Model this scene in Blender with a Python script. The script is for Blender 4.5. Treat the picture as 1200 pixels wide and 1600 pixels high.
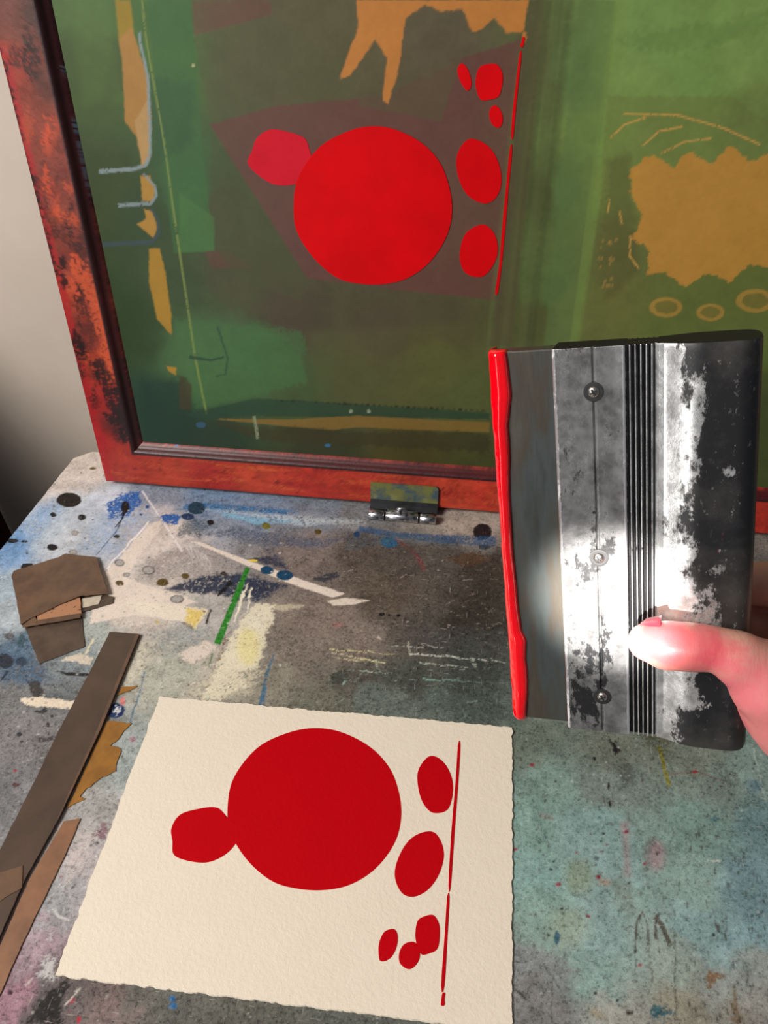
import bpy, bmesh, math, random
import numpy as np
from mathutils import Vector, Matrix

for o in list(bpy.data.objects): bpy.data.objects.remove(o)
scn = bpy.context.scene
COL = scn.collection
TZ = 0.75                                   # height of the table top above the floor

# ------------------------------------------------------------------ camera
FPX = 1240.0
RCW = np.array([[0.99296, 0.06228, -0.10074], [0.11591, -0.68563, 0.71866], [-0.02431, -0.72528, -0.68802]])
CAM = np.array([0.21536, -0.30889, 0.5 + TZ])
cd = bpy.data.cameras.new('camera'); cam = bpy.data.objects.new('camera', cd); COL.objects.link(cam)
cd.sensor_fit = 'VERTICAL'; cd.sensor_height = 36.0; cd.lens = 36.0 * FPX / 1600.0
cd.clip_start = 0.01
rx, up, bk = RCW @ [1, 0, 0], RCW @ [0, -1, 0], RCW @ [0, 0, -1]
cam.matrix_world = Matrix(((rx[0], up[0], bk[0], CAM[0]), (rx[1], up[1], bk[1], CAM[1]), (rx[2], up[2], bk[2], CAM[2]), (0, 0, 0, 1)))
scn.camera = cam

# ------------------------------------------------------------------ world, lights, exposure
w = bpy.data.worlds.new('world'); scn.world = w; w.use_nodes = True
w.node_tree.nodes['Background'].inputs[0].default_value = (0.80, 0.88, 1.0, 1)
w.node_tree.nodes['Background'].inputs[1].default_value = 0.10
def aim(o, p):
    o.rotation_euler = (Vector(p) - o.location).to_track_quat('-Z', 'Y').to_euler()
def area(name, loc, target, sx, sy, power, col):
    l = bpy.data.lights.new(name, 'AREA'); l.shape = 'RECTANGLE'; l.size = sx; l.size_y = sy; l.energy = power; l.color = col
    o = bpy.data.objects.new(name, l); COL.objects.link(o); o.location = loc; aim(o, target); return o
area('window_daylight', (-1.0, -0.80, TZ + 1.30), (0.10, 0.02, TZ), 0.7, 0.7, 40, (1.0, 0.95, 0.895))
area('added_handle_light', (-1.12, -1.75, TZ + 0.05), (0.28, -0.08, TZ + 0.27), 0.34, 1.3, 8.5, (1.0, 0.97, 0.94))  # added lamp that gives the squeegee handle its streak highlights
sp = bpy.data.lights.new('sunbeam', 'SPOT'); sp.energy = 720; sp.spot_size = math.radians(2.9); sp.spot_blend = 0.7
sp.shadow_soft_size = 0.008; sp.color = (1.0, 0.95, 0.9)
so = bpy.data.objects.new('sunbeam', sp); COL.objects.link(so)
scn.view_settings.view_transform = 'Standard'; scn.view_settings.look = 'None'
scn.view_settings.exposure = 0.0; scn.view_settings.gamma = 1.0; scn.view_settings.use_curve_mapping = False

# ------------------------------------------------------------------ helpers
def lin(c):
    c = np.asarray(c, float) / 255.0
    return np.where(c <= 0.04045, c / 12.92, ((c + 0.055) / 1.055) ** 2.4)
def ray(x, y): return RCW @ np.array([(x - 600) / FPX, (y - 800) / FPX, 1.0])
class Plane:                                 # a real plane: origin, axes u, v, normal w (towards the viewer)
    def __init__(s, a, u, v): s.a, s.u, s.v = map(np.array, (a, u, v)); s.w = np.cross(s.u, s.v)
    def uv(s, x, y, off=0.0):
        r = ray(x, y); p = s.a + s.w * off; q = CAM + r * (((p - CAM) @ s.w) / (r @ s.w)) - s.a
        return np.array([q @ s.u, q @ s.v])
    def uvs(s, pts, off=0.0): return np.array([s.uv(x, y, off) for x, y in pts])
    def pt(s, u, v, w=0.0): return Vector(s.a + s.u * u + s.v * v + s.w * w)
    def mat(s):
        return Matrix(((s.u[0], s.v[0], s.w[0], s.a[0]), (s.u[1], s.v[1], s.w[1], s.a[1]), (s.u[2], s.v[2], s.w[2], s.a[2]), (0, 0, 0, 1)))
TAB = Plane((0, 0, TZ), (1, 0, 0), (0, 1, 0))
FU = np.array([0.9996484, -0.02651569, 0.0]); FV = np.array([0.00376373, 0.14189377, 0.98987474])
FRM = Plane((-0.12702552, 0.22539478, TZ + 0.006), FU, FV)
SQM = np.array([[0.9635, -0.1383, -0.2293], [-0.1603, 0.388, -0.9076], [0.2145, 0.9112, 0.3516]])
SQ = Plane((0.2787, -0.0828, TZ + 0.2693), SQM[:, 0], SQM[:, 1])
SQ.w = SQM[:, 2]

def _h(i, j, seed):
    n = (i.astype(np.int64) * 374761393 + j.astype(np.int64) * 668265263 + seed * 974711) & 0x7fffffff
    n = ((n ^ (n >> 13)) * 1274126177) & 0x7fffffff
    return ((n ^ (n >> 16)) & 0xffff) / 65535.0
def vnoise(x, y, seed=0):
    i = np.floor(x); j = np.floor(y); fx = x - i; fy = y - j
    fx = fx * fx * (3 - 2 * fx); fy = fy * fy * (3 - 2 * fy)
    a = _h(i, j, seed); b = _h(i + 1, j, seed); c = _h(i, j + 1, seed); d = _h(i + 1, j + 1, seed)
    return (a + (b - a) * fx) * (1 - fy) + (c + (d - c) * fx) * fy
def fbm(x, y, freq, octv=4, seed=0):
    s = 0; a = 0.5; t = 0
    for k in range(octv):
        s = s + a * vnoise(x * freq, y * freq, seed + 17 * k); t += a; a *= 0.55; freq *= 2.03
    return s / t

class Canvas:                                # paint on a surface, in the metres of that surface
    def __init__(s, xs, ys, plane, gain=1.0):
        s.xs, s.ys, s.pl, s.gain = xs, ys, plane, gain
        s.jit = False; s.X, s.Y = np.meshgrid(xs, ys); s.c = np.zeros(s.X.shape + (3,))
        s.n1 = fbm(s.X, s.Y, 90, 4, 3) - 0.5; s.n2 = fbm(s.X, s.Y, 420, 3, 5) - 0.5; s.n3 = fbm(s.X, s.Y, 1100, 2, 8)
    def base(s, pts, warp=0.02, p=4, amp=0.25):
        wx = s.X + warp * (fbm(s.X, s.Y, 45, 4, 21) - 0.5) * 2; wy = s.Y + warp * (fbm(s.X, s.Y, 45, 4, 22) - 0.5) * 2
        acc = np.zeros_like(s.c); tot = np.zeros(s.X.shape)
        for x, y, c in pts:
            u, v = s.pl.uv(x, y); d = ((wx - u) ** 2 + (wy - v) ** 2 + 4e-6) ** (-p / 2)
            acc += d[..., None] * (lin(c) * s.gain); tot += d
        s.c = acc / tot[..., None] * (1 + amp * 2 * s.n1 + amp * 1.2 * s.n2)[..., None]
    def sub(s, q, m):
        i0, i1 = np.searchsorted(s.xs, [q[:, 0].min() - m, q[:, 0].max() + m]); j0, j1 = np.searchsorted(s.ys, [q[:, 1].min() - m, q[:, 1].max() + m])
        return slice(j0, j1), slice(i0, i1)
    def put(s, sl, sd, c, a, soft, rough, brk):
        n = (s.n1[sl] * 0.8 + s.n2[sl] * 1.0) * (2.0 if rough >= .002 else 1.0)
        m = np.clip(0.5 - (sd + n * rough) / soft, 0, 1) * a
        if brk > 0: m = m * np.clip(((s.n3[sl] - .5) * 1.1 + s.n2[sl] * 1.3 + s.n1[sl] * .6 + 0.53 - brk) / 0.14, 0, 1)
        k = lin(c) * s.gain * (1 + 0.16 * s.n1[sl] + 0.12 * s.n2[sl])[..., None]
        s.c[sl] = s.c[sl] * (1 - m[..., None]) + k * m[..., None]
    def poly(s, pts, c, a=1.0, soft=0.0008, rough=0.002, brk=0.0, uv=False):
        q = np.array(pts, float) if uv else s.pl.uvs(pts)
        sl = s.sub(q, soft + rough); X, Y = s.X[sl], s.Y[sl]
        if X.size == 0: return
        d = np.full(X.shape, 1e9); ins = np.zeros(X.shape, bool); n = len(q)
        for i in range(n):
            ax, ay = q[i]; bx, by = q[(i + 1) % n]; ex, ey = bx - ax, by - ay
            t = np.clip(((X - ax) * ex + (Y - ay) * ey) / (ex * ex + ey * ey + 1e-15), 0, 1)
            d = np.minimum(d, (X - ax - t * ex) ** 2 + (Y - ay - t * ey) ** 2)
            if abs(by - ay) > 1e-12:
                ins ^= ((ay > Y) != (by > Y)) & (X < ex * (Y - ay) / (by - ay) + ax)
        s.put(sl, np.where(ins, -1, 1) * np.sqrt(d), c, a, soft, rough, brk)
    def ell(s, x, y, rx, ry, c, a=1.0, ang=0.0, **k):
        k.setdefault('rough', 0.0012)
        ca, sa = math.cos(ang), math.sin(ang)
        s.poly([(x + rx * math.cos(t) * ca - ry * math.sin(t) * sa, y + rx * math.cos(t) * sa + ry * math.sin(t) * ca) for t in np.linspace(0, 6.283, 17)[:-1]], c, a, **k)
    def line(s, pts, w0, w1, c, a=1.0, **k):
        L, Rr = [], []
        if s.jit and len(pts) == 2:
            a_, b_ = np.array(pts[0], float), np.array(pts[1], float); e_ = b_ - a_; l_ = np.linalg.norm(e_); nn_ = np.array([-e_[1], e_[0]]) / (l_ + 1e-9); m_ = int(max(2, min(10, l_ / 5)))
            pts = [tuple(a_ + e_ * k_ / m_ + nn_ * (random.uniform(-1, 1) * min(1.6, l_ * .04) if 0 < k_ < m_ else 0)) for k_ in range(m_ + 1)]
        n = len(pts)
        for i in range(n):
            p = np.array(pts[max(i - 1, 0)], float); q = np.array(pts[min(i + 1, n - 1)], float); t = q - p; t /= np.linalg.norm(t) + 1e-9
            wd = (w0 + (w1 - w0) * i / max(n - 1, 1)) / 2 * (random.uniform(.55, 1.2) if s.jit else 1); nn = np.array([-t[1], t[0]]) * wd; L.append(tuple(pts[i] + nn)); Rr.append(tuple(pts[i] - nn))
        k.setdefault('rough', 0.0008); s.poly(L + Rr[::-1], c, a, **k)
    def sample(s, u, v):
        i = np.clip(np.searchsorted(s.xs, u), 0, len(s.xs) - 1); j = np.clip(np.searchsorted(s.ys, v), 0, len(s.ys) - 1)
        return s.c[j, i]

def link(o, parent=None):
    COL.objects.link(o)
    if parent is not None: o.parent = parent
    return o
def tag(o, label=None, cat=None, group=None, kind=None):
    for k, v in (('label', label), ('category', cat), ('group', group), ('kind', kind)):
        if v: o[k] = v
    return o
def empty(name, loc=None, mat=None, parent=None):
    o = bpy.data.objects.new(name, None); o.empty_display_size = 0.05
    if mat is not None: o.matrix_world = mat
    if loc is not None: o.location = loc
    return link(o, parent)
def mesh_np(name, V, Fq, mat, parent=None, cols=None, smooth=False):
    V = np.asarray(V, np.float32); Fq = np.asarray(Fq, np.int32); k = Fq.shape[1]
    me = bpy.data.meshes.new(name); me.vertices.add(len(V)); me.vertices.foreach_set('co', V.ravel())
    me.loops.add(Fq.size); me.loops.foreach_set('vertex_index', Fq.ravel()); me.polygons.add(len(Fq))
    me.polygons.foreach_set('loop_start', np.arange(len(Fq), dtype=np.int32) * k)
    if smooth: me.polygons.foreach_set('use_smooth', np.ones(len(Fq), bool))
    me.update(calc_edges=True)
    if cols is not None:
        at = me.color_attributes.new('paint', 'FLOAT_COLOR', 'POINT')
        at.data.foreach_set('color', np.concatenate([np.clip(cols, 0, 1), np.clip(1.2 - 1.5 * cols.mean(1, keepdims=True), .12, 1)], 1).astype(np.float32).ravel())
    me.materials.append(mat); return link(bpy.data.objects.new(name, me), parent)
def grid_faces(ny, nx, flip=False):
    i = np.arange(ny * nx).reshape(ny, nx); f = np.stack([i[:-1, :-1], i[:-1, 1:], i[1:, 1:], i[1:, :-1]], -1).reshape(-1, 4)
    return f[:, ::-1] if flip else f
def bm_obj(name, bm, mat, parent=None, smooth=False, bevel=0.0):
    if bevel: bmesh.ops.bevel(bm, geom=[e for e in bm.edges], offset=bevel, segments=2, affect='EDGES', profile=0.7)
    bmesh.ops.recalc_face_normals(bm, faces=bm.faces)
    me = bpy.data.meshes.new(name); bm.to_mesh(me); bm.free()
    if smooth:
        for p in me.polygons: p.use_smooth = True
    me.materials.append(mat); return link(bpy.data.objects.new(name, me), parent)
def box(name, lo, hi, mat, parent=None, bevel=0.0):
    bm = bmesh.new(); r = bmesh.ops.create_cube(bm, size=1.0)
    for v in bm.verts: v.co = Vector([lo[i] + (v.co[i] + 0.5) * (hi[i] - lo[i]) for i in range(3)])
    return bm_obj(name, bm, mat, parent, bevel=bevel)
def sheet(name, pts, z0, z1, mat, parent=None, warp=None, taper=0.0):
    """a thin sheet with the outline pts (2D), from z0 to z1; warp(x, y) lifts it"""
    bm = bmesh.new(); f = warp or (lambda x, y: 0.0); c = np.mean(pts, 0)
    lo = [bm.verts.new((c[0] + (p[0] - c[0]) * (1 + taper), c[1] + (p[1] - c[1]) * (1 + taper), z0 + f(*p))) for p in pts]
    hi = [bm.verts.new((p[0], p[1], z1 + f(*p))) for p in pts]; n = len(pts)
    bm.faces.new(hi); bm.faces.new(lo[::-1])
    for i in range(n): bm.faces.new((lo[i], lo[(i + 1) % n], hi[(i + 1) % n], hi[i]))
    return bm_obj(name, bm, mat, parent)
def spline(pts, sub=8):
    p = np.array(pts, float); n = len(p); out = []
    for i in range(n):
        a, b, c, d = p[i - 1], p[i], p[(i + 1) % n], p[(i + 2) % n]
        for k in range(sub):
            t = k / sub; out.append(0.5 * (2 * b + (c - a) * t + (2 * a - 5 * b + 4 * c - d) * t * t + (3 * b - a - 3 * c + d) * t ** 3))
    return np.array(out)
def rough_edge(q, step, amp, seed):
    out = []; n = len(q); L = 0.0
    for i in range(n):
        a, b = np.array(q[i]), np.array(q[(i + 1) % n]); l = np.linalg.norm(b - a); m = max(1, int(l / step)); t = (b - a) / (l + 1e-12); nn = np.array([t[1], -t[0]])
        for k in range(m):
            p = a + (b - a) * k / m; e = 0 if k == 0 else (float(fbm(np.array([L + l * k / m]), np.array([seed * 3.7]), 260, 4, seed)[0]) - 0.5) * 2 * amp
            out.append(p + nn * e)
        L += l
    return np.array(out)
def tube(bm, pts, rads, seg=14, squash=None):
    rings = []; n = len(pts); P = [Vector(p) for p in pts]; prev = None
    for i in range(n):
        t = (P[min(i + 1, n - 1)] - P[max(i - 1, 0)]).normalized()
        x = (prev - t * prev.dot(t)).normalized() if prev else t.orthogonal().normalized(); prev = x; y = t.cross(x)
        rings.append([bm.verts.new(P[i] + (x * math.cos(a) + y * math.sin(a)) * rads[i]) for a in [2 * math.pi * k / seg for k in range(seg)]])
    for i in range(n - 1):
        for k in range(seg): bm.faces.new((rings[i][k], rings[i][(k + 1) % seg], rings[i + 1][(k + 1) % seg], rings[i + 1][k]))
    bm.faces.new(rings[0][::-1]); bm.faces.new(rings[-1])

# ------------------------------------------------------------------ materials
class NT:
    def __init__(s, name):
        s.m = bpy.data.materials.new(name); s.m.use_nodes = True; s.t = s.m.node_tree; s.b = s.t.nodes['Principled BSDF']
    def n(s, typ, **k):
        nd = s.t.nodes.new(typ)
        for a, v in k.items(): setattr(nd, a, v)
        return nd
    def l(s, a, b): s.t.links.new(a, b)
    def noise(s, scale, detail=6, rough=0.6, vec=None):
        nd = s.n('ShaderNodeTexNoise'); nd.inputs['Scale'].default_value = scale; nd.inputs['Detail'].default_value = detail; nd.inputs['Roughness'].default_value = rough
        if vec is not None: s.l(vec, nd.inputs['Vector'])
        return nd.outputs['Fac']
    def obj(s): return s.n('ShaderNodeTexCoord').outputs['Object']
    def math(s, op, a, b=None, c=None):
        nd = s.n('ShaderNodeMath', operation=op)
        for i, v in enumerate((a, b, c)):
            if v is None: continue
            if isinstance(v, (int, float)): nd.inputs[i].default_value = v
            else: s.l(v, nd.inputs[i])
        return nd.outputs[0]
    def ramp(s, fac, stops, interp='LINEAR'):
        nd = s.n('ShaderNodeValToRGB'); cr = nd.color_ramp; cr.interpolation = interp
        while len(cr.elements) < len(stops): cr.elements.new(0.5)
        for e, (p, c) in zip(cr.elements, stops):
            e.position = p; e.color = (c, c, c, 1) if isinstance(c, (int, float)) else (*c, 1)
        s.l(fac, nd.inputs[0]); return nd.outputs[0]
    def mix(s, fac, a, b, blend='MIX'):
        nd = s.n('ShaderNodeMix', data_type='RGBA', blend_type=blend)
        for i, v in ((0, fac), (6, a), (7, b)):
            if isinstance(v, (int, float)): nd.inputs[i].default_value = v
            elif isinstance(v, tuple): nd.inputs[i].default_value = (*v, 1) if len(v) == 3 else v
            else: s.l(v, nd.inputs[i])
        return nd.outputs[2]
    def bump(s, h, strength=0.3, dist=0.001):
        nd = s.n('ShaderNodeBump'); nd.inputs['Strength'].default_value = strength; nd.inputs['Distance'].default_value = dist; s.l(h, nd.inputs['Height']); s.l(nd.outputs[0], s.b.inputs['Normal'])
    def set(s, **k):
        for a, v in k.items():
            i = s.b.inputs[a.replace('_', ' ')]
            if isinstance(v, (int, float)): i.default_value = v
            elif isinstance(v, tuple): i.default_value = (*v, 1) if len(v) == 3 else v
            else: s.l(v, i)
        return s
def lt(*c): return tuple(float(x) for x in lin(c))
def two_tone(name, c1, c2, scale, rough=0.5, lo=0.4, hi=0.6, bump=0.15, metal=0.0, bs=None, dist=0.0006):
    m = NT(name); o = m.obj(); f = m.ramp(m.noise(scale, 7, 0.65, o), [(lo, 0.0), (hi, 1.0)])
    m.set(Base_Color=m.mix(f, c1, c2), Roughness=rough, Metallic=metal); m.bump(m.noise(bs or scale * 8, 5, 0.6, o), bump, dist); return m.m
def painted(name, rough=0.5, bump=0.2, fine=900, fineamp=0.25, spec=0.4):
    m = NT(name); o = m.obj(); at = m.n('ShaderNodeAttribute'); at.attribute_name = 'paint'
    f = m.ramp(m.noise(fine, 6, 0.7, o), [(0.3, 1 - fineamp), (0.7, 1 + fineamp)])
    g = m.ramp(m.noise(fine * 0.25, 5, 0.7, o), [(0.33, 0.72), (0.42, 1.0)])
    col = at.outputs['Color']
    if fineamp > 0.1: col = m.mix(1.0, m.mix(1.0, col, f, 'MULTIPLY'), g, 'MULTIPLY')
    if fineamp > 0.2:
        d1 = m.ramp(m.noise(fine * .42, 8, .72, o), [(.38, .38), (.48, 1.0), (.56, 1.0), (.66, 1.5)]); d2 = m.ramp(m.noise(140, 8, .75, o), [(.32, .55), (.47, 1.0), (.58, 1.0), (.70, 1.28)])
        mpa = m.n('ShaderNodeMapping'); mpa.inputs['Scale'].default_value = (.10, 1, 1); mpa.inputs['Rotation'].default_value = (0, 0, .5); m.l(o, mpa.inputs['Vector'])
        mpb = m.n('ShaderNodeMapping'); mpb.inputs['Scale'].default_value = (1, .10, 1); mpb.inputs['Rotation'].default_value = (0, 0, .35); m.l(o, mpb.inputs['Vector'])
        sc = m.math('MAXIMUM', m.ramp(m.noise(900, 3, .5, mpa.outputs[0]), [(.66, 0.), (.70, 1.)]), m.ramp(m.noise(800, 3, .5, mpb.outputs[0]), [(.67, 0.), (.71, 1.)]))
        gr = m.mix(1.0, m.mix(1.0, col, d1, 'MULTIPLY'), d2, 'MULTIPLY'); gr = m.mix(m.math('MULTIPLY', sc, .30), gr, (.62, .57, .50))
        col = m.mix(at.outputs['Alpha'], col, gr)
    m.set(Base_Color=col, Roughness=rough, Specular_IOR_Level=spec)
    m.bump(m.noise(fine * 0.5, 6, 0.7, o), bump, 0.0006); return m.m

# ------------------------------------------------------------------ room
M_wall = two_tone('white_wall_paint', lt(214, 201, 187), lt(204, 191, 177), 9, 0.6, 0.3, 0.7, 0.12, bs=160)
wb = box('wall_back', (-0.357, 0.349, 0.0), (1.6, 0.369, 2.3), M_wall); tag(wb, 'off-white painted back wall behind the red frame', 'wall', kind='structure')
M_raw = two_tone('pale_raw_edge', lt(240, 232, 215), lt(228, 218, 200), 30, 0.6)
e = box('trim_1', (-0.3595, 0.3475, 0.0), (-0.3570, 0.369, 2.3), M_raw); tag(e, 'thin pale edge strip of the white wall', 'trim', kind='structure')
M_brown = two_tone('dark_brown_wood', lt(110, 72, 54), lt(70, 46, 36), 14, 0.5, bump=0.2)
tag(box('wall_left', (-1.6, 0.44, 0.0), (-0.372, 0.46, 2.3), M_brown), 'dark brown wall left of the white wall edge', 'wall', kind='structure')
M_floor = two_tone('dark_floor', lt(70, 52, 42), lt(42, 32, 28), 6, 0.6)
M_shade_blk = two_tone('dark_brown_shade_block', lt(58, 40, 32), lt(44, 30, 25), 10, .5)
shade_blk = empty('shade_block', (-0.66, -0.05, 0.0)); tag(shade_blk, 'dark brown block added left of the table to shade the lower wall', 'shade_block')  # added block, keeps light off the lower part of the wall
for nm_, lo_, hi_ in (('body', (-.24, -.40, 0), (.24, .36, .95)), ('top', (-.26, -.42, .95), (.255, .37, .97)), ('front_panel', (-.23, -.42, .05), (-.005, -.40, .90)), ('front_panel', (.005, -.42, .05), (.23, -.40, .90))): box(nm_, lo_, hi_, M_shade_blk, shade_blk, .002)
tag(box('floor', (-1.6, -2.6, -0.05), (1.6, 0.46, 0.0), M_floor), 'dark brown floor below the table', 'floor', kind='structure')
# ------------------------------------------------------------------ work table with its paint
random.seed(7)
TG = 1.30
def axis(lo, a, b, hi, step, coarse):
    return np.concatenate([np.arange(lo, a - coarse / 2, coarse), np.arange(a, b, step), np.arange(b, hi + coarse / 2, coarse)])
txs = axis(-0.80, -0.20, 0.50, 1.30, 0.00078, 0.02); tys = axis(-0.70, -0.23, 0.26, 0.26 + 0.0143, 0.00078, 0.0143 / 8)
TC = Canvas(txs, tys, TAB, TG); TC.jit = True
TC.base([(130,720,(194,182,172)),(250,760,(125,132,146)),(60,830,(172,182,192)),(20,850,(110,140,175)),(160,800,(175,182,192)),(110,850,(172,176,182)),(90,745,(190,180,172)),
 (250,840,(192,180,172)),(330,775,(105,125,150)),(420,785,(115,130,150)),(500,800,(112,120,130)),(560,800,(112,114,116)),(480,860,(120,108,102)),(560,860,(85,75,68)),(620,870,(80,72,66)),
 (700,815,(148,138,128)),(745,812,(155,145,134)),(700,870,(84,78,72)),(760,900,(60,53,46)),(600,930,(85,75,66)),(650,990,(82,76,70)),(740,960,(56,50,44)),(560,1000,(118,107,99)),(500,960,(118,106,98)),
 (470,1020,(114,104,96)),(560,1060,(84,81,74)),(640,1060,(70,73,67)),(740,1050,(60,64,60)),(760,1110,(78,88,82)),(680,1100,(86,96,89)),(600,1100,(92,100,94)),(500,1090,(100,100,88)),(420,1070,(125,120,108)),
 (330,1050,(165,158,145)),(260,1060,(160,160,148)),(230,1030,(165,160,148)),(220,960,(190,178,167)),(300,980,(165,160,155)),(150,1000,(150,155,150)),(30,1000,(85,103,118)),(20,960,(155,163,168)),(10,920,(150,165,175)),
 (50,1080,(105,105,105)),(100,1080,(97,101,103)),(30,1150,(115,112,112)),(90,1180,(105,103,103)),(20,1250,(110,110,112)),(200,1180,(142,150,147)),(160,1280,(150,148,145)),(120,1350,(165,158,158)),(80,1420,(140,140,142)),
 (60,1480,(150,130,138)),(20,1560,(138,106,116)),(80,1560,(80,74,74)),(120,1540,(95,86,84)),(160,1570,(112,97,94)),(250,1570,(90,90,84)),(400,1590,(85,85,78)),(600,1600,(85,88,82)),
 (830,1150,(98,108,98)),(950,1170,(100,106,96)),(1080,1180,(108,116,106)),(1180,1200,(120,140,135)),(860,1220,(117,140,132)),(960,1230,(112,124,118)),(1100,1230,(110,124,116)),(840,1300,(118,146,139)),(950,1300,(120,148,146)),  # points below the squeegee darkened: part of its shade in the colour
 (1100,1300,(113,138,132)),(1180,1300,(93,118,120)),(850,1380,(120,150,146)),(950,1360,(126,152,150)),(1050,1370,(125,148,142)),(1180,1380,(104,130,135)),(850,1440,(125,150,140)),(960,1460,(130,155,153)),(1100,1450,(126,154,154)),
 (1190,1460,(120,150,155)),(840,1500,(118,123,123)),(930,1520,(132,158,153)),(1060,1520,(136,150,142)),(1160,1540,(135,142,138)),(840,1580,(114,114,114)),(960,1590,(142,143,136)),(1080,1590,(130,128,115)),(1190,1590,(130,130,125)),
 (1195,880,(88,86,82)),(1195,840,(112,107,100))], 0.016, 4, 0.30)
WH = (208,194,182); BK = (28,26,27)
P, EL, LN = TC.poly, TC.ell, TC.line
# --- washes and brush marks near the frame
P([(0,850),(60,790),(120,770),(60,840),(20,880)], (95,135,180), .6, .012, .006, .25)
P([(160,800),(250,800),(190,880),(120,860)], (120,145,180), .55, .014, .006, .3)
P([(163,788),(190,771),(220,767),(221,788),(199,809),(172,810)], (38,90,158), .95, .002, .005, .12)
P([(247,807),(259,803),(286,805),(277,821),(256,815)], (22,82,150), .95, .0015, .003, .05)
P([(280,821),(304,809),(334,824),(310,836),(277,839)], (66,82,94), .75, .004, .004, .2)
P([(277,797),(295,786),(316,785),(460,797),(470,806),(322,797)], (38,100,146), .85, .003, .003, .25)
P([(316,795),(460,806),(560,815),(470,822),(400,808)], (175,192,202), .75, .004, .004, .2)
P([(337,798),(400,808),(470,815),(400,819),(349,807)], (120,172,198), .8, .003, .003, .2)
P([(307,836),(370,822),(460,838),(540,842),(500,858),(400,851),(355,839)], (74,84,104), .75, .005, .005, .25)
P([(450,800),(570,812),(575,828),(460,815)], (165,165,165), .5, .006, .005, .3)
P([(250,862),(330,850),(390,880),(330,905),(230,905),(225,885)], (150,140,136), .85, .004, .005, .25)
P([(256,920),(316,900),(379,896),(451,914),(400,941),(340,929),(280,927)], (36,45,66), .95, .004, .004, .12)
P([(382,872),(430,869),(448,887),(415,881)], (42,46,66), .9, .003, .003, .1)
P([(412,857),(425,858),(450,882),(440,886)], (52,58,82), .7, .002, .003, .3)
P([(250,815),(247,830),(214,875),(199,902),(220,912),(292,932),(307,941),(268,950),(139,975),(160,896),(181,878),(232,820)], WH, .97, .0012, .0025)
P([(210,885),(250,880),(262,908),(215,905)], (150,142,138), .75, .004, .006, .35)
P([(298,846),(312,847),(400,880),(470,905),(541,928),(520,934),(455,913),(370,877)], WH, 1, .0009, .0015)
P([(510,939),(540,934),(578,938),(550,945),(520,946)], (205,192,178), 1, .0009, .001)
P([(196,944),(205,937),(286,947),(325,953),(304,986),(280,972),(226,962)], (210,199,183), 1, .001, .002)
P([(289,971),(280,972),(304,986),(302,978)], (95,88,80), .8, .001, .001)
P([(292,950),(319,955),(307,983),(289,971)], (206,180,92), .9, .003, .003, .05)
P([(160,985),(230,975),(290,985),(300,1000),(230,1010),(215,1000)], (158,150,146), .7, .004, .005, .3)
P([(240,985),(330,975),(330,1000),(260,1030),(225,1020)], (135,142,140), .7, .006, .006, .35)
P([(352,989),(362,985),(340,1050),(330,1052)], (108,74,50), .8, .002, .003, .5)
P([(399,944),(431,943),(428,968),(420,984),(412,1021),(401,1043),(375,1051),(388,1072),(345,1091),(316,1092),(329,1061),(351,1016),(375,968)], (206,198,174), .96, .002, .004, .06)
P([(330,1052),(420,1040),(395,1090),(290,1092),(300,1065)], (190,182,158), .7, .006, .008, .45)
EL(388, 1010, 18, 30, (208,196,130), .65, soft=.006)
EL(400, 970, 14, 14, (212,206,186), .7, soft=.006)
P([(428,944),(452,943),(474,946),(466,951),(440,956),(428,954)], (190,180,156), .7, .003, .002)
for a, b in (((387,911),(369,960)), ((391,931),(386,958)), ((380,925),(366,972)), ((394,918),(387,935))): LN([a, b], 3.4, 3, (222,214,192), .95, rough=.0015)
P([(300,1011),(321,1003),(337,1011),(324,1027),(300,1037),(280,1024)], (202,188,176), .95, .0015, .003)
P([(383,887),(391,888),(345,1007),(334,1005)], (44,122,40), 1, .0006, .0004)
P([(330,1022),(334,1020),(326,1044)], (50,105,45), .9, .0008, .001)
LN([(361,908),(340,932)], 8, 4, (24,24,28)); LN([(330,953),(322,975)], 4, 3, (40,36,34))
P([(481,904),(527,895),(532,900),(503,911)], (48,50,60), .9, .0015, .002)
LN([(428,1021),(417,1053),(408,1103)], 2, 12, (46,94,124), .85, brk=.2)
LN([(222,767),(250,808),(285,862)], 3.5, 5, (215,208,206), .75, brk=.2); LN([(232,815),(162,893)], 3, 2, (225,215,208), .8)
LN([(196,800),(182,830),(150,868)], 4, 2, (40,55,85), .8, brk=.2)
for k in range(6): LN([(290 + k * 6, 850 + k * 3), (302 + k * 7, 880 + k * 4)], 3, 1.5, (212,204,200), .6, brk=.35)
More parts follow.
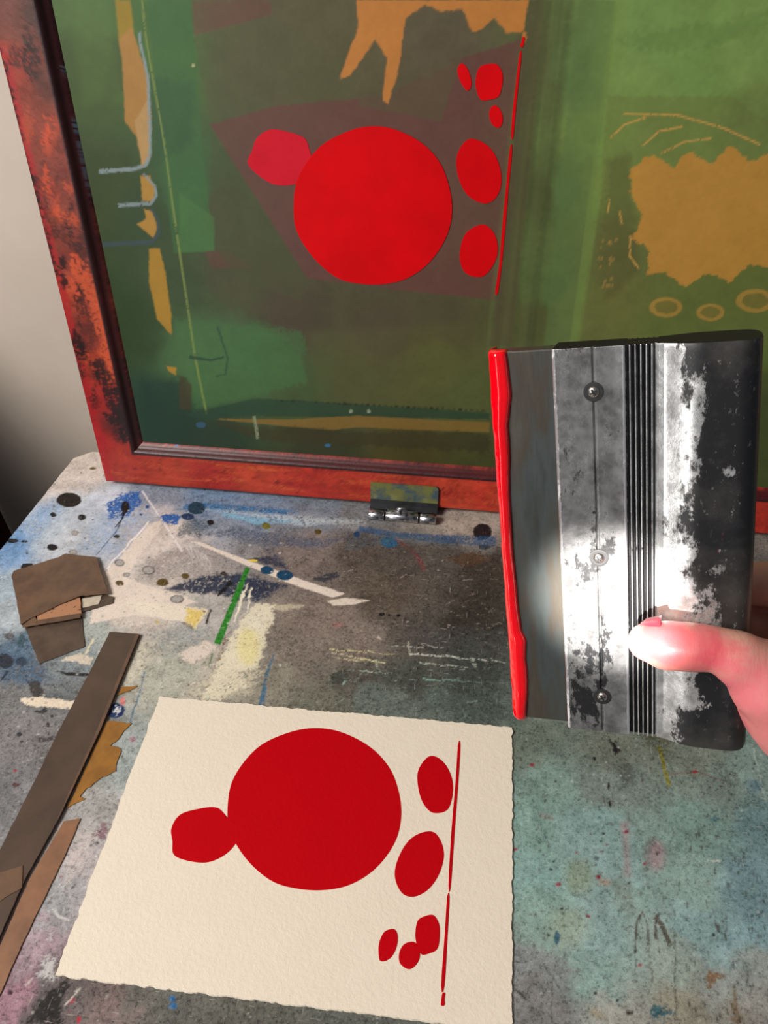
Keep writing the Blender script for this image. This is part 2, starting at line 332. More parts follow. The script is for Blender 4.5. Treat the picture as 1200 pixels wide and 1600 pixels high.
for x, y, a, b, c in [(417,891,10.5,6.5,(18,64,94)),(445,899,13.5,8,(18,62,92)),(395,876,8,2,(210,185,70)),(254,910,9.5,6,(88,72,34)),(290,900,7,4.5,(92,76,38)),(187,911,6.5,4,(88,72,36)),(416,822,6.5,5,(102,97,30)),
  (497,831,6,4.5,(85,68,30)),(196,792,7,9,BK),(128,808,6,4,BK),(329,816,5.8,4.2,BK),(182,838,4.5,3,(50,46,44)),(350,896,5.5,3.2,(58,50,44)),(293,807,10.5,5.5,(34,54,86)),(307,794,14,10,(34,58,74)),
  (108,781,19.5,11.5,(34,29,25)),(82,855,8.5,5.5,BK),(20,845,9,3,BK),(38,846,5,2,BK),(83,804,5,3.5,BK),(127,808,5,4,BK),(42,885,9,4,BK),(598,960,6.5,3,(20,17,17)),(608,961,3.2,2.6,(20,17,17)),(623,962,3.2,2.6,(20,17,17)),
  (754,831,15,13,(34,24,27)),(757,855,9,4.5,(55,50,44)),(608,847,14,9,(40,84,114)),(558,835,5,5,(30,60,95)),(230,792,3,3,(35,70,120)),(220,804,2.5,2,(35,70,120)),(246,972,2.5,2,(200,170,50)),(145,732,5,2,(100,90,60))]:
    EL(x, y, a, b, c)
LN([(194,800),(190,812),(180,824)], 6, 1.5, BK)
for x, y, a, b in [(232,891,10,7),(277,936,11,6.5),(187,879,8,5.5),(117,833,6,4),(114,863,6,4),(198,898,6,4)]:
    EL(x, y, a, b, (105,99,96)); EL(x, y, a * .8, b * .78, (158,152,147))
LN([(560,826),(620,836),(690,842),(775,846)], 8, 13, (44,76,112), .8, brk=.15, soft=.002)
LN([(540,850),(620,840),(700,850),(770,858)], 18, 12, (70,88,100), .45, brk=.25, soft=.006)
LN([(618,842),(648,864),(664,890)], 5, 8, (122,48,54), .65, brk=.25, soft=.002)
P([(695,873),(750,862),(768,875),(725,885)], (82,60,44), .8, .002, .002)
# --- scraped middle
for a, b, w_, c in [((515,1014),(617,1022),3,(208,197,140)),((518,1020),(602,1036),4,(200,190,150)),((520,1028),(560,1033),3,(196,188,150)),((560,1030),(600,1035),4,(190,182,140)),((640,1022),(700,1025),4,(190,192,182)),((690,1024),(790,1036),3,(185,188,180)),
  ((655,1035),(735,1044),3,(180,188,176)),((660,1060),(750,1067),3.5,(126,162,150)),((562,1048),(605,1052),2,(165,185,170)),((612,1010),(662,1012),2.5,(190,195,185)),((652,1005),(690,1013),2.5,(190,190,180)),((638,1002),(640,1025),5,(180,176,160)),((730,1096),(745,1095),5,(150,180,166)),((738,1030),(743,1042),9,(170,180,170)),((588,1030),(590,1045),5,(165,170,150)),((540,1062),(536,1070),6,(140,170,158)),((700,980),(712,982),4,(190,186,176)),((590,994),(596,1000),6,(190,176,166))]:
    LN([a, b], w_, w_ * .5, c, .85, rough=.0015, brk=.3)
P([(430,1000),(520,990),(560,1010),(510,1030),(420,1035)], (150,138,128), .3, .01, .008, .5)
P([(515,1054),(540,1047),(545,1062),(520,1068)], (56,60,56), .8)
P([(640,980),(790,985),(790,1020),(650,1010)], (62,64,64), .6, .01, .008, .15)
P([(700,1060),(780,1060),(780,1120),(700,1100)], (52,58,54), .55, .012, .01, .3)
EL(527, 976, 9, 4, (150,95,95), .5, soft=.003)
# --- left part
P([(0,1010),(40,1015),(75,1055),(90,1062),(60,1075),(0,1068)], (68,90,112), .85, .008, .006, .12)
P([(60,1020),(140,1000),(165,1015),(150,1060),(80,1065)], (120,132,138), .6, .01, .006, .3)
P([(25,1010),(33,990),(42,1000),(36,1012)], (58,78,88), .9); P([(43,1065),(62,1062),(70,1088),(50,1092)], (54,51,49), .9)
EL(8, 1033, 13, 12, (44,49,58)); EL(33, 1034, 9, 7, (50,60,76)); EL(14, 994, 8, 5, (92,92,96)); LN([(12,1048),(0,1065)], 5, 2, (40,48,60))
P([(32,1092),(40,1088),(115,1096),(116,1108),(100,1106),(36,1102)], (206,192,172), 1); P([(50,1110),(70,1105),(75,1112),(62,1118)], (46,44,44), .9)
P([(88,1048),(105,1050),(170,1054),(130,1057),(105,1056)], BK, .95, .0008, .0006)
P([(90,1033),(125,1020),(145,1030),(140,1038),(115,1034)], (196,183,166), .95); LN([(133,1022),(146,998)], 4, 3, (200,190,160))
LN([(60,1156),(90,1154)], 8, 5, (48,46,48), .8, brk=.2); EL(30, 1147, 5, 3.5, (50,50,54)); EL(75, 1133, 3, 4, (35,30,30)); EL(81, 1119, 3, 2, BK); EL(25, 1226, 6, 3, (85,60,62)); EL(24, 1204, 3, 2, (140,50,60))
P([(205,1000),(245,1000),(225,1050),(195,1080),(185,1070)], (190,184,165), .7, .004, .005, .35)
EL(180, 1110, 15.5, 11.5, (24,44,88)); EL(182, 1109, 8.5, 6, (196,196,196), .95, ang=-.6, rough=.004, brk=.2)
EL(192, 1096, 4, 6, (204,108,108), .8); LN([(226,1050),(203,1132)], 2.5, 3, (52,98,132), .8, brk=.15)
P([(140,1310),(160,1285),(172,1290),(160,1312)], (112,76,86), .85, .002, .003, .15); EL(207, 1155, 6, 5, (150,108,118), .8)
P([(105,1335),(125,1290),(150,1300),(120,1370),(95,1400)], (186,174,170), .6, .006, .005, .25)
P([(62,1500),(90,1490),(86,1535),(62,1530)], (182,180,178), .8, .002, .004, .2); LN([(82,1420),(92,1432),(108,1438)], 4, 3, (205,202,196), .85)
P([(95,1535),(104,1530),(96,1600),(40,1600),(60,1565)], (28,26,26), .95, .002, .004, .08)
P([(110,1560),(116,1560),(108,1585),(104,1584)], (160,40,62), .9); EL(123, 1593, 3, 6, (160,40,60)); EL(269, 1560, 5, 4.5, (34,94,146)); EL(270, 1572, 6.5, 4, (34,94,146)); EL(16, 1551, 4, 4, (50,25,40))
LN([(40,1540),(52,1528)], 4, 2, (190,186,182)); LN([(100,1572),(125,1545)], 3, 2, (190,182,176)); EL(45, 1545, 12, 20, (150,110,122), .5, soft=.006)
# --- turquoise part
LN([(1030,1165),(1039,1204),(1046,1228)], 6, 6, (122,118,28), .9, brk=.1); P([(951,1151),(969,1172),(962,1181)], BK); P([(946,1199),(953,1199),(950,1213)], BK)
EL(951, 1228, 2, 6, BK); EL(953, 1256, 1.4, 5, BK); EL(929, 1185, 2, 3, BK)
P([(965,1195),(992,1192),(990,1225),(969,1230)], (72,75,70), .75, .004, .003, .15); P([(1000,1140),(1050,1150),(1045,1180),(1015,1170)], (70,68,45), .7, .006, .004, .2)
LN([(1040,1210),(1090,1206),(1130,1220)], 5, 3, (110,80,78), .6, brk=.3); P([(1110,1190),(1150,1200),(1160,1230),(1130,1235)], (78,82,70), .6, .006, .004, .3)
LN([(976,1284),(978,1320),(981,1370)], 16, 9, (150,118,124), .6, soft=.004); EL(1025, 1337, 14, 24, (156,120,126), .6, soft=.005); P([(1010,1310),(1025,1308),(1012,1368),(1005,1370)], (95,98,96), .5, .005)
P([(960,1375),(990,1380),(995,1430),(965,1415)], (110,108,92), .5, .008, .005, .2); EL(945, 1378, 9, 5, (165,132,112), .6, soft=.003); EL(905, 1370, 22, 26, (130,138,105), .5, soft=.008); EL(890, 1450, 30, 30, (150,160,138), .45, soft=.008)
for x, y, r in [(873,1382,5),(935,1370,3.2),(978,1300,3.5),(832,1195,4),(1086,1206,4),(938,1331,2),(947,1320,2),(1000,1508,3.5),(1007,1350,2),(920,1432,2.5),(804,1327,4),(901,1332,2)]: EL(x, y, r, r * .7, (138,34,52), .9)
SC = (74,69,60)
LN([(992,1490),(995,1440),(1004,1424),(1011,1442),(1014,1476)], 4, 4.5, SC, .9, brk=.12); LN([(1020,1428),(1034,1445),(1048,1478)], 7, 8, SC, .9, brk=.15); LN([(1030,1426),(1024,1445),(1025,1468)], 6, 6, SC, .9, brk=.15)
LN([(975,1452),(986,1447),(998,1460)], 2, 2, SC, .8); LN([(994,1484),(994,1535)], 2.5, 2, SC, .8, brk=.2); LN([(1013,1476),(1020,1536)], 5, 4, SC, .8, brk=.3); LN([(1053,1455),(1058,1600)], 3, 5, SC, .7, brk=.35)
P([(1021,1571),(1042,1575),(1060,1584),(1021,1589)], (38,84,96), .9, .001, .003, .1); EL(870, 1465, 4, 11, (44,84,102), .9); P([(1107,1519),(1133,1522),(1109,1541)], (118,96,76), .95)
LN([(1147,1540),(1151,1600)], 4, 16, (95,78,60), .9, brk=.1); P([(1130,1560),(1150,1545),(1175,1600),(1130,1600)], (120,110,92), .5, .006, .004, .2); P([(920,1575),(940,1575),(950,1595),(930,1590)], (142,128,100), .6, .003)
LN([(846,1505),(860,1522),(874,1543)], 2.5, 2.5, (52,50,48), .9); LN([(862,1540),(862,1600)], 3, 3, (80,78,72), .7, brk=.3); LN([(805,1545),(822,1562)], 5, 3, (40,38,36), .9); LN([(1175,1160),(1196,1250)], 4, 3, (180,190,184), .5, brk=.3)
EL(1118, 1345, 8, 2, (190,196,186), .7); EL(931, 1341, 4, 4, (90,104,108)); EL(1115, 1461, 2.5, 2.5, BK); EL(930, 1552, 3, 2.5, BK); EL(965, 1563, 2.5, 2.5, BK); EL(983, 1583, 6, 4, (60,54,48)); EL(878, 1420, 2.5, 2, BK); EL(860, 1358, 3, 2, BK); EL(943, 1303, 2.5, 2, (60,40,50)); EL(855, 1276, 14, 4, (128,128,120), .7, ang=.3)
EL(1178, 1228, 12, 10, (70,100,122), .5, soft=.004); EL(1116, 1280, 8, 4, (52,92,102), .7, brk=.2)
# --- specks, scrapes and scratches
def R_(a, b): return random.uniform(a, b)
for k in range(520):
    x, y = R_(802, 1200), R_(1140, 1600)
    if x > 1000 and y > 1300 and R_(0, 1) < .5: EL(x, y, R_(.8, 1.8), R_(2, 7), (66,66,58), R_(.4, .9), ang=R_(-.2, .1), rough=.0008)
    else: EL(x, y, R_(.8, 2.2), R_(.8, 2.0), random.choice([(60,66,60), (74,70,66), (50,55,56), (92,80,84), (165,178,172)]), R_(.4, .9), rough=.0008)
for k in range(620):
    x, y = R_(440, 790), R_(850, 1130); a = R_(-1, 1) if R_(0, 1) < .6 else R_(-.1, .2); L_ = R_(2, 6) if R_(0, 1) < .7 else R_(6, 22)
    c = random.choice([(176,160,146), (150,136,124), (188,180,168), (52,46,40), (44,40,36)]) if y < 1040 else random.choice([(150,172,160), (128,150,140), (50,54,50), (44,48,44), (176,180,166)])
    LN([(x, y), (x + L_ * math.cos(a), y + L_ * math.sin(a))], R_(.6, 1.7), R_(.3, 1.0), c, R_(.2, .65), rough=.0012, brk=.3)
for k in range(380):
    x, y = R_(0, 440), R_(730, 1100); EL(x, y, R_(.7, 2.0), R_(.6, 1.6), random.choice([(60,58,56), (96,92,90), (48,52,62), (130,120,112), (214,206,198)]), R_(.4, .9), rough=.0008)
for k in range(160):
    x, y = R_(200, 330), R_(1000, 1100); LN([(x, y), (x + R_(-4, 10), y + R_(-8, 8))], R_(1, 2.5), 1, random.choice([(116,108,92), (206,200,182), (90,82,72), (128,142,136)]), R_(.4, .8), rough=.001, brk=.2)
for k in range(260):
    y = R_(1050, 1600); x = R_(0, 170) if y < 1300 else R_(0, 160); EL(x, y, R_(.8, 2.8), R_(.7, 2.2), random.choice([(60,58,58), (80,76,78), (44,42,44), (178,174,170), (120,96,104)]), R_(.35, .85), rough=.001)
for k in range(240):
    y = R_(1130, 1500); x = 215 - (y - 1130) * .37 + R_(-45, 25); LN([(x, y), (x + R_(-6, 8), y + R_(-6, 6))], R_(.8, 2.4), 1, random.choice([(96,98,92), (74,74,70), (196,200,194), (176,186,180)]), R_(.4, .8), rough=.001, brk=.15)
for k in range(200):
    x, y = R_(100, 820), R_(1535, 1600); LN([(x, y), (x + R_(-6, 6), y + R_(-5, 5))], R_(1, 4), 1, random.choice([(58,56,50), (128,128,120), (110,112,104), (150,150,142), (70,74,60)]), R_(.35, .8), rough=.002, brk=.2)

ny, nx = TC.X.shape
zz = np.zeros(ny * nx)
V = np.stack([TC.X.ravel(), TC.Y.ravel(), zz], 1)
# the chipped back left corner and the slanting left edge of the board
p0, p1, p2, p3 = TAB.uv(0, 860), TAB.uv(118, 712), TAB.uv(125, 705), TAB.uv(155, 712)
ye = TC.Y.ravel(); sl_ = (p1[0] - p0[0]) / (p1[1] - p0[1])
left = p0[0] + (ye - p0[1]) * sl_ + 0.0008 * (fbm(ye, ye * 0, 300, 3, 9) - .5) + np.where(ye > p1[1] - .004, (ye - p1[1] + .004) * 1.2, 0)
jl = [int(np.searchsorted(txs, l)) for l in left.reshape(ny, nx)[:, 0]]
F = grid_faces(ny, nx); fi = np.arange(len(F)) % (nx - 1); fj = np.arange(len(F)) // (nx - 1)
jl = np.array(jl); keep = fi >= jl[fj] - 1; F = F[keep]
Xr = V[:, 0].reshape(ny, nx)
for j in range(ny):
    i = max(jl[j] - 1, 0); Xr[j, i] = left.reshape(ny, nx)[j, 0]
    if jl[j] < nx and j > 0 and jl[j - 1] != jl[j]:
        for ii in range(min(jl[j - 1], jl[j]) - 1, max(jl[j - 1], jl[j])): Xr[j, ii] = max(Xr[j, ii], left.reshape(ny, nx)[j, 0])
V[:, 0] = Xr.ravel()
used = np.unique(F); remap = np.zeros(len(V), np.int64); remap[used] = np.arange(len(used))
M_table = painted('painted_table_top', 0.62, 0.35, 1300, 0.22, 0.25)
table = empty('work_table', (0.3, -0.2, 0.0)); tag(table, 'paint-spattered white, brown and turquoise work table under the print', 'table')
def to_table(o): o.parent = table; o.matrix_parent_inverse = Matrix.Translation((-0.3, 0.2, 0.0)); return o
tt = mesh_np('table_top', V[used] + np.array([0, 0, TZ]), remap[F], M_table, None, TC.c.reshape(-1, 3)[used]); to_table(tt)
M_edge = two_tone('chipboard_edge', lt(120, 96, 74), lt(86, 68, 54), 60, 0.7)
lx0 = float(left.min())
pts = [(float(left[0]) + .0006, -0.70), (1.30, -0.70), (1.30, float(tys[-1])), (float(left[-1]) + .0006, float(tys[-1])), (float(p1[0]) + .0006, float(p1[1]) - .004)]
to_table(sheet('table_board', pts, TZ - 0.022, TZ - 0.0004, M_edge))
M_leg = two_tone('grey_table_leg', lt(70, 66, 62), lt(52, 48, 46), 20, 0.6)
for x, y in ((0.10, -0.62), (1.2, -0.62), (0.10, 0.17), (1.2, 0.17)): to_table(box('leg', (x, y, 0.0), (x + .06, y + .06, TZ - .022), M_leg, None, 0.003))
to_table(box('apron', (0.12, 0.19, TZ - .1), (1.24, 0.21, TZ - .022), M_leg))
# ------------------------------------------------------------------ screen printing frame
FW, FH, FACE, LIP, DEP = 0.80, 0.62, 0.0350, 0.0072, 0.030
fxs = np.concatenate([np.arange(0, 0.60, 0.0011), np.arange(0.60, FW + .01, 0.01)]); fys = np.concatenate([np.arange(-0.002, 0.42, 0.0011), np.arange(0.42, FH + .01, 0.01)])
FG = 1.0
FC = Canvas(fxs, fys, FRM, FG)
FC.base([(30,40,(105,58,46)),(60,30,(70,44,38)),(30,110,(150,58,42)),(80,130,(95,52,42)),(70,200,(132,60,46)),(100,270,(118,54,44)),(90,330,(125,58,46)),(110,400,(118,52,42)),(130,450,(180,72,46)),(125,520,(110,46,38)),(160,560,(150,56,38)),(150,620,(150,38,34)),(180,660,(90,34,32)),(150,690,(165,34,32)),
  (190,720,(160,50,36)),(260,735,(165,56,36)),(330,745,(158,40,32)),(400,745,(176,60,38)),(480,755,(168,46,36)),(560,765,(172,52,38)),(620,745,(160,58,44)),(720,780,(180,62,42)),(760,775,(182,56,40)),(1195,810,(170,50,38))], 0.006, 3, .4)
fp, fe, fl = FC.poly, FC.ell, FC.line
fp([(0,80),(165,752),(180,754),(14,85),(6,60)], (168,32,38), .75, .003, .002, .1)
for k in range(46):
    t = random.random(); x = 10 + 150 * t + random.uniform(0, 42); y = 60 + 640 * t + random.uniform(-30, 30)
    fe(x, y, random.uniform(4, 13), random.uniform(8, 34), random.choice([(42,28,26), (36,26,26), (58,32,30), (196,82,50), (200,78,48), (78,38,32)]), random.uniform(.4, .9), soft=.002, rough=.006, brk=.2)
fl([(120,410),(150,470),(168,540),(176,600)], 22, 14, (196,84,50), .85, rough=.005, brk=.12)
for pts, w_ in (([(0,75),(60,320),(90,430)], 6), ([(96,400),(104,450)], 9), ([(116,510),(128,560)], 12), ([(150,560),(190,650),(205,690)], 22), ([(185,560),(205,650),(212,690)], 16)):
    fl(pts, w_, w_ * 1.3, (34,22,24), .9, soft=.002, rough=.004, brk=.18)
fe(185, 650, 22, 14, (40,24,24), .9, rough=.006, brk=.2)
for k in range(60):
    x = random.uniform(170, 770); y = 752 + (x - 165) * .08 - random.uniform(4, 46)
    fl([(x, y), (x + random.uniform(20, 110), y + random.uniform(2, 8))], random.uniform(2, 9), 1, random.choice([(196,84,44), (150,26,28), (188,70,44), (128,30,30), (205,92,50)]), random.uniform(.3, .7), soft=.002, rough=.003, brk=.3)
for k in range(14): fe(random.uniform(180, 760), random.uniform(712, 770), 2, 2, (70, 24, 24), .7)
# inner lip: dark and maroon streaks
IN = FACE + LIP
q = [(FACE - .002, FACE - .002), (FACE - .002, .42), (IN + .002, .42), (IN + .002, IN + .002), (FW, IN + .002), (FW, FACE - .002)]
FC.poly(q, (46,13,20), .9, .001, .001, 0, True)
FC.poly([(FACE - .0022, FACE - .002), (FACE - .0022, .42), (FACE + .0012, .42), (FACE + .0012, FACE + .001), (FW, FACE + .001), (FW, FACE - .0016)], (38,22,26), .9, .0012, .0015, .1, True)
fl([(95,105),(105,165),(118,205)], 4, 3, (96,140,160), .9, brk=.15); fl([(118,205),(135,290),(145,320)], 2, 2, (96,120,140), .7, brk=.3)
fe(275, 699, 3, 2, (60,120,180)); fe(257, 699, 4, 3, (190,80,70))

screen = empty('screen_frame', mat=FRM.mat()); tag(screen, 'red paint-covered wooden screen printing frame with green mesh, standing hinged open', 'printing screen')
M_frame = painted('red_painted_wood', 0.38, 0.25, 700, 0.12, 0.4)
def profile_member(name, along_u):
    """front face, bevelled outer edge, inner lip sloping back to the mesh, mitred ends"""
    prof = [(0.0, -DEP), (0.0, -.0012), (.0004, -.0004), (.0014, 0.0)] + [(x, 0.0) for x in np.arange(.003, FACE - .001, .0016)] + [(FACE - .001, 0.0), (FACE + .0006, -.0008), (FACE + .0018, -.0030), (FACE + .0040, -.0052), (IN + .0012, -.0060), (IN + .0012, -DEP)]
    return prof
def member(name, side):
    prof = profile_member(name, side); N_ = 420; V = []; C = []
    L_ = FH if side in 'LR' else FW
    for i in range(N_ + 1):
        for (x, w_) in prof:
            t = x + (L_ - 2 * x) * (i / N_) ** 1.0
            u, v = {'L': (x, t), 'R': (FW - x, t), 'B': (t, x), 'T': (t, FH - x)}[side]
            nz = 0.00025 * (float(vnoise(np.array(u * 500), np.array(v * 500), 4)) - .5) if w_ > -.001 else 0
            V.append((u, v, w_ + nz)); C.append((u, v))
    C = np.array(C); k = len(prof); F = grid_faces(N_ + 1, k, side in 'LT')
    F = np.concatenate([F, np.array([[i * k + k - 1, i * k, (i + 1) * k, (i + 1) * k + k - 1] for i in range(N_)])[:, ::(-1 if side in 'LT' else 1)]])
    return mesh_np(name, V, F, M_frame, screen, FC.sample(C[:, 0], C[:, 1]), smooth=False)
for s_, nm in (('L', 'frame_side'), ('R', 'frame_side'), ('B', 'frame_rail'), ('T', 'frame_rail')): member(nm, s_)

# the mesh with green emulsion, tape and old paint
mxs = np.concatenate([np.arange(IN, 0.585, 0.00105), np.arange(0.585, FW - IN + .004, 0.012)]); mys = np.concatenate([np.arange(IN, 0.40, 0.00105), np.arange(0.40, FH - IN + .004, 0.012)])
MOFF = -0.006
class MeshPlane(Plane):
    def uv(s, x, y, off=0.0): return Plane.uv(s, x, y, MOFF)
MP = MeshPlane(FRM.a, FRM.u, FRM.v)
MC = Canvas(mxs, mys, MP, np.array([.90, .87, .80]))
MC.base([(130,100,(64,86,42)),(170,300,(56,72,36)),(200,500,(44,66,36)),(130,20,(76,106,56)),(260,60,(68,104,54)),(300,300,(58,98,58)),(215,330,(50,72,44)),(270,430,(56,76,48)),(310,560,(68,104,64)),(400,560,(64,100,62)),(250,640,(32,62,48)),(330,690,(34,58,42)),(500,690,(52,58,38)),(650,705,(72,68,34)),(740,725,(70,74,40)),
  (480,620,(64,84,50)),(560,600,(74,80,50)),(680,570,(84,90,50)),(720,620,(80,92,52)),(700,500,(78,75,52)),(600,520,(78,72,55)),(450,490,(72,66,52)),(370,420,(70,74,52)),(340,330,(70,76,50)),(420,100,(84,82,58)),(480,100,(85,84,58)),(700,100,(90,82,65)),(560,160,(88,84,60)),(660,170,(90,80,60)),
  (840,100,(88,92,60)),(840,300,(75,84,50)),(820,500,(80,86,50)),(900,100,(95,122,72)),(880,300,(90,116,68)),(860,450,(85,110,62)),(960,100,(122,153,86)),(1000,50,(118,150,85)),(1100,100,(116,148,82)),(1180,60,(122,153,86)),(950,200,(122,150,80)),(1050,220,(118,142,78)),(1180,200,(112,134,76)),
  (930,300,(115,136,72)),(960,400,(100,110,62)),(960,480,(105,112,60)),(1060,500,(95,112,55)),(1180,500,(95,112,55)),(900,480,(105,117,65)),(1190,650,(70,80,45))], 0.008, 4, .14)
mp, me_, ml = MC.poly, MC.ell, MC.line
kw = dict(soft=.0012, rough=.0015)
mp([(300,0),(420,0),(427,22),(302,58)], (104,62,60), .6, **kw); mp([(302,58),(425,22),(565,115),(545,165),(330,195)], (80,84,56), .55, **kw)
mp([(328,195),(430,165),(600,150),(720,92),(822,58),(805,300),(783,470),(640,455),(480,435),(400,310)], (102,62,62), .75, **kw)
mp([(318,388),(360,395),(400,420),(330,418)], (100,58,58), .5, **kw); mp([(330,200),(400,310),(480,435),(470,470),(380,440),(330,380)], (70,78,50), .5, **kw)
mp([(565,120),(720,92),(690,190),(560,165)], (86,82,58), .6, **kw)
mp([(230,0),(298,0),(318,250),(335,392),(272,396),(250,200)], (58,102,58), .7, **kw); mp([(280,300),(335,340),(335,392),(280,395)], (70,116,66), .6, **kw); mp([(225,120),(300,130),(305,220),(240,260)], (46,82,56), .5, soft=.006)
mp([(170,60),(190,60),(200,140),(165,160)], (48,62,36), .5, soft=.006); mp([(110,0),(170,0),(200,160),(130,160)], (84,112,58), .4, soft=.008)
mp([(270,500),(330,500),(470,520),(480,600),(300,645)], (66,110,66), .6, soft=.004, rough=.006); mp([(480,520),(760,500),(760,640),(500,640)], (86,90,52), .35, soft=.006, rough=.004)
mp([(220,600),(290,590),(320,700),(226,690)], (28,56,46), .7, soft=.006, rough=.004); mp([(280,585),(300,600),(298,640),(280,640)], (66,58,34), .7, **kw)
for k in range(26):
    x = random.uniform(822, 905); ml([(x, 0), (x - 60 + random.uniform(-6, 6), 560)], random.uniform(3, 14), random.uniform(3, 14), random.choice([(70,76,46), (84,92,56), (98,112,68), (64,66,42)]), random.uniform(.15, .4), soft=.002, rough=.001)
mp([(812,0),(850,0),(800,540),(765,540),(800,250)], (82,74,54), .5, **kw); mp([(905,0),(965,0),(900,540),(850,540)], (92,118,70), .5, **kw); mp([(960,0),(985,0),(905,540),(890,540)], (118,146,78), .5, **kw)
mp([(950,150),(1140,150),(1200,190),(1200,540),(900,540),(935,330)], (106,112,62), .35, **kw); mp([(950,250),(985,240),(1000,420),(950,470),(930,420)], (86,80,50), .4, soft=.006)
mp([(960,60),(1200,20),(1200,45),(1050,90)], (98,128,74), .4, soft=.004, rough=.004)
for k in range(30):
    x, y = random.uniform(330, 640), random.uniform(180, 480); ml([(x, y), (x + 40, y + 60)], 3, 1, random.choice([(66,72,46), (88,72,56)]), .18, soft=.002)
TAPE = (172,132,58)
mp([(180,0),(203,0),(210,50),(186,70)], (148,124,34), .95, **kw)
mp([(186,60),(206,42),(232,125),(236,200),(233,250),(222,262),(214,215),(195,190),(192,110)], (166,124,62), .95, **kw)
mp([(210,190),(234,150),(234,250),(222,258)], (178,146,98), .8, **kw)
mp([(220,276),(234,275),(243,296),(240,314),(222,314)], TAPE, .95, **kw); mp([(225,326),(240,331),(246,356),(240,372),(214,350),(228,342)], TAPE, .95, **kw)
mp([(233,388),(250,388),(258,425),(268,490),(268,524),(245,498),(232,435)], (166,128,42), .95, **kw); mp([(260,572),(276,574),(275,586),(263,580)], (166,128,42), .95, **kw)
ml([(218,50),(219,66),(231,120),(234,190),(234,240),(228,258),(210,264),(155,268)], 4, 7, (132,150,158), .9, rough=.001, brk=.1); ml([(224,272),(242,290),(244,306),(236,318),(184,321)], 3, 7, (128,146,154), .9, rough=.001, brk=.1); ml([(236,326),(247,345),(248,364),(238,378),(146,383)], 4, 7, (56,76,82), .95, rough=.001)
ml([(222,0),(228,60),(256,220),(278,378),(305,560),(323,648)], 3, 3.5, (124,142,74), .75, rough=.0005, brk=.1)
mp([(290,647),(400,622),(560,632),(765,645),(765,655),(400,650),(310,655)], (34,66,50), .8, **kw)
mp([(330,654),(450,655),(560,650),(765,660),(765,676),(560,668),(520,672),(420,664)], (124,100,48), .9, **kw)
mp([(330,660),(520,674),(765,676),(765,706),(420,690)], (56,54,32), .7, soft=.003, rough=.003)
ml([(397,650),(400,668),(403,686)], 5, 5, (140,152,126), .7, brk=.15); ml([(296,558),(330,563),(350,558)], 5, 3, (30,62,52), .8); ml([(340,510),(356,560),(352,585),(338,588)], 4, 3, (36,72,56), .7)
for x in range(440, 760, 9): me_(x, 626 + (x - 440) * .05, random.uniform(1, 4), 1.8, (28,34,26), random.uniform(.3, .9))
me_(314, 664, 8, 5, (50,90,120), .8); me_(512, 696, 5, 2.5, (50,110,160), .9); me_(548, 643, 3, 3, (150,160,140), .8); me_(576, 643, 3, 3, (150,160,140), .8); me_(302, 102, 3, 2.5, (190,186,140), .9)
# old orange stencil marks, kept as plain abstract patches
OR = (192,126,60)
mp([(556,0),(826,0),(818,50),(792,52),(772,26),(752,46),(738,50),(722,14),(690,18),(664,8),(634,28),(622,110),(606,162),(598,156),(604,92),(586,62),(548,118),(530,124),(560,40)], OR, .92, soft=.001, rough=.0016)
mp([(818,50),(824,50),(820,66),(816,66)], OR, .9)
mp([(985,262),(1020,240),(1052,262),(1078,236),(1112,256),(1140,226),(1170,252),(1215,236),(1215,420),(1172,412),(1140,440),(1106,426),(1070,452),(1040,424),(1012,428),(1014,392),(988,372),(1004,336),(984,308)], (190,140,64), .92, soft=.001, rough=.002)
for pts in ([(975,178),(1060,180),(1130,200),(1188,226)], [(955,215),(975,195),(1008,184)], [(1004,228),(1030,205),(1066,198)], [(1034,240),(1068,222),(1112,216)], [(985,368),(984,400),(998,420)], [(968,330),(972,350)], [(952,310),(950,332)]):
    ml(pts, 2.6, 3.2, (204,160,84), .85, rough=.0008, brk=.08)
for k in range(18): me_(random.uniform(935, 965), random.uniform(370, 450), 1.6, 4, (170,136,74), .6, ang=.4)
for c_, r_ in (((1040,480), 26), ((1110,488), 22), ((1180,470), 30)): me_(*c_, r_, r_ * .62, (176,140,66), .75); me_(*c_, r_ * .7, r_ * .4, (104,108,54), .8)
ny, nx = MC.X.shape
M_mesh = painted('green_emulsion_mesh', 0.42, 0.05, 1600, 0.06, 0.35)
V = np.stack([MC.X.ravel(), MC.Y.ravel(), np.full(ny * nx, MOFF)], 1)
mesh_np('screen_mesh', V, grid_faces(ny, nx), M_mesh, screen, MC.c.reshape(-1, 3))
V2 = V.copy(); V2[:, 2] -= .0004

# red ink showing through the stencil: plain rounded shapes
def red_mat(name, c, r):
    m = NT(name); o = m.obj(); f = m.ramp(m.noise(30, 5, .6, o), [(.35, 0.0), (.65, 1.0)]); m.set(Base_Color=m.mix(f, c, tuple(x * .86 for x in c)), Roughness=r, Specular_IOR_Level=.1); m.bump(m.noise(900, 4, .6, o), .08, .0003); return m.m
M_sred = red_mat('wet_red_ink_on_mesh', lt(212, 2, 12), .5); M_spink = red_mat('thin_red_ink_on_mesh', lt(204, 28, 46), .45)
def ring(cx, cy, rx, ry, n=14, ang=0.0, wob=0.0, seed=1):
    rr = random.Random(seed); out = []
    for k in range(n):
        t = 2 * math.pi * k / n; r = 1 + wob * rr.uniform(-1, 1); x, y = rx * r * math.cos(t), ry * r * math.sin(t)
        out.append((cx + x * math.cos(ang) - y * math.sin(ang), cy + x * math.sin(ang) + y * math.cos(ang)))
    return out
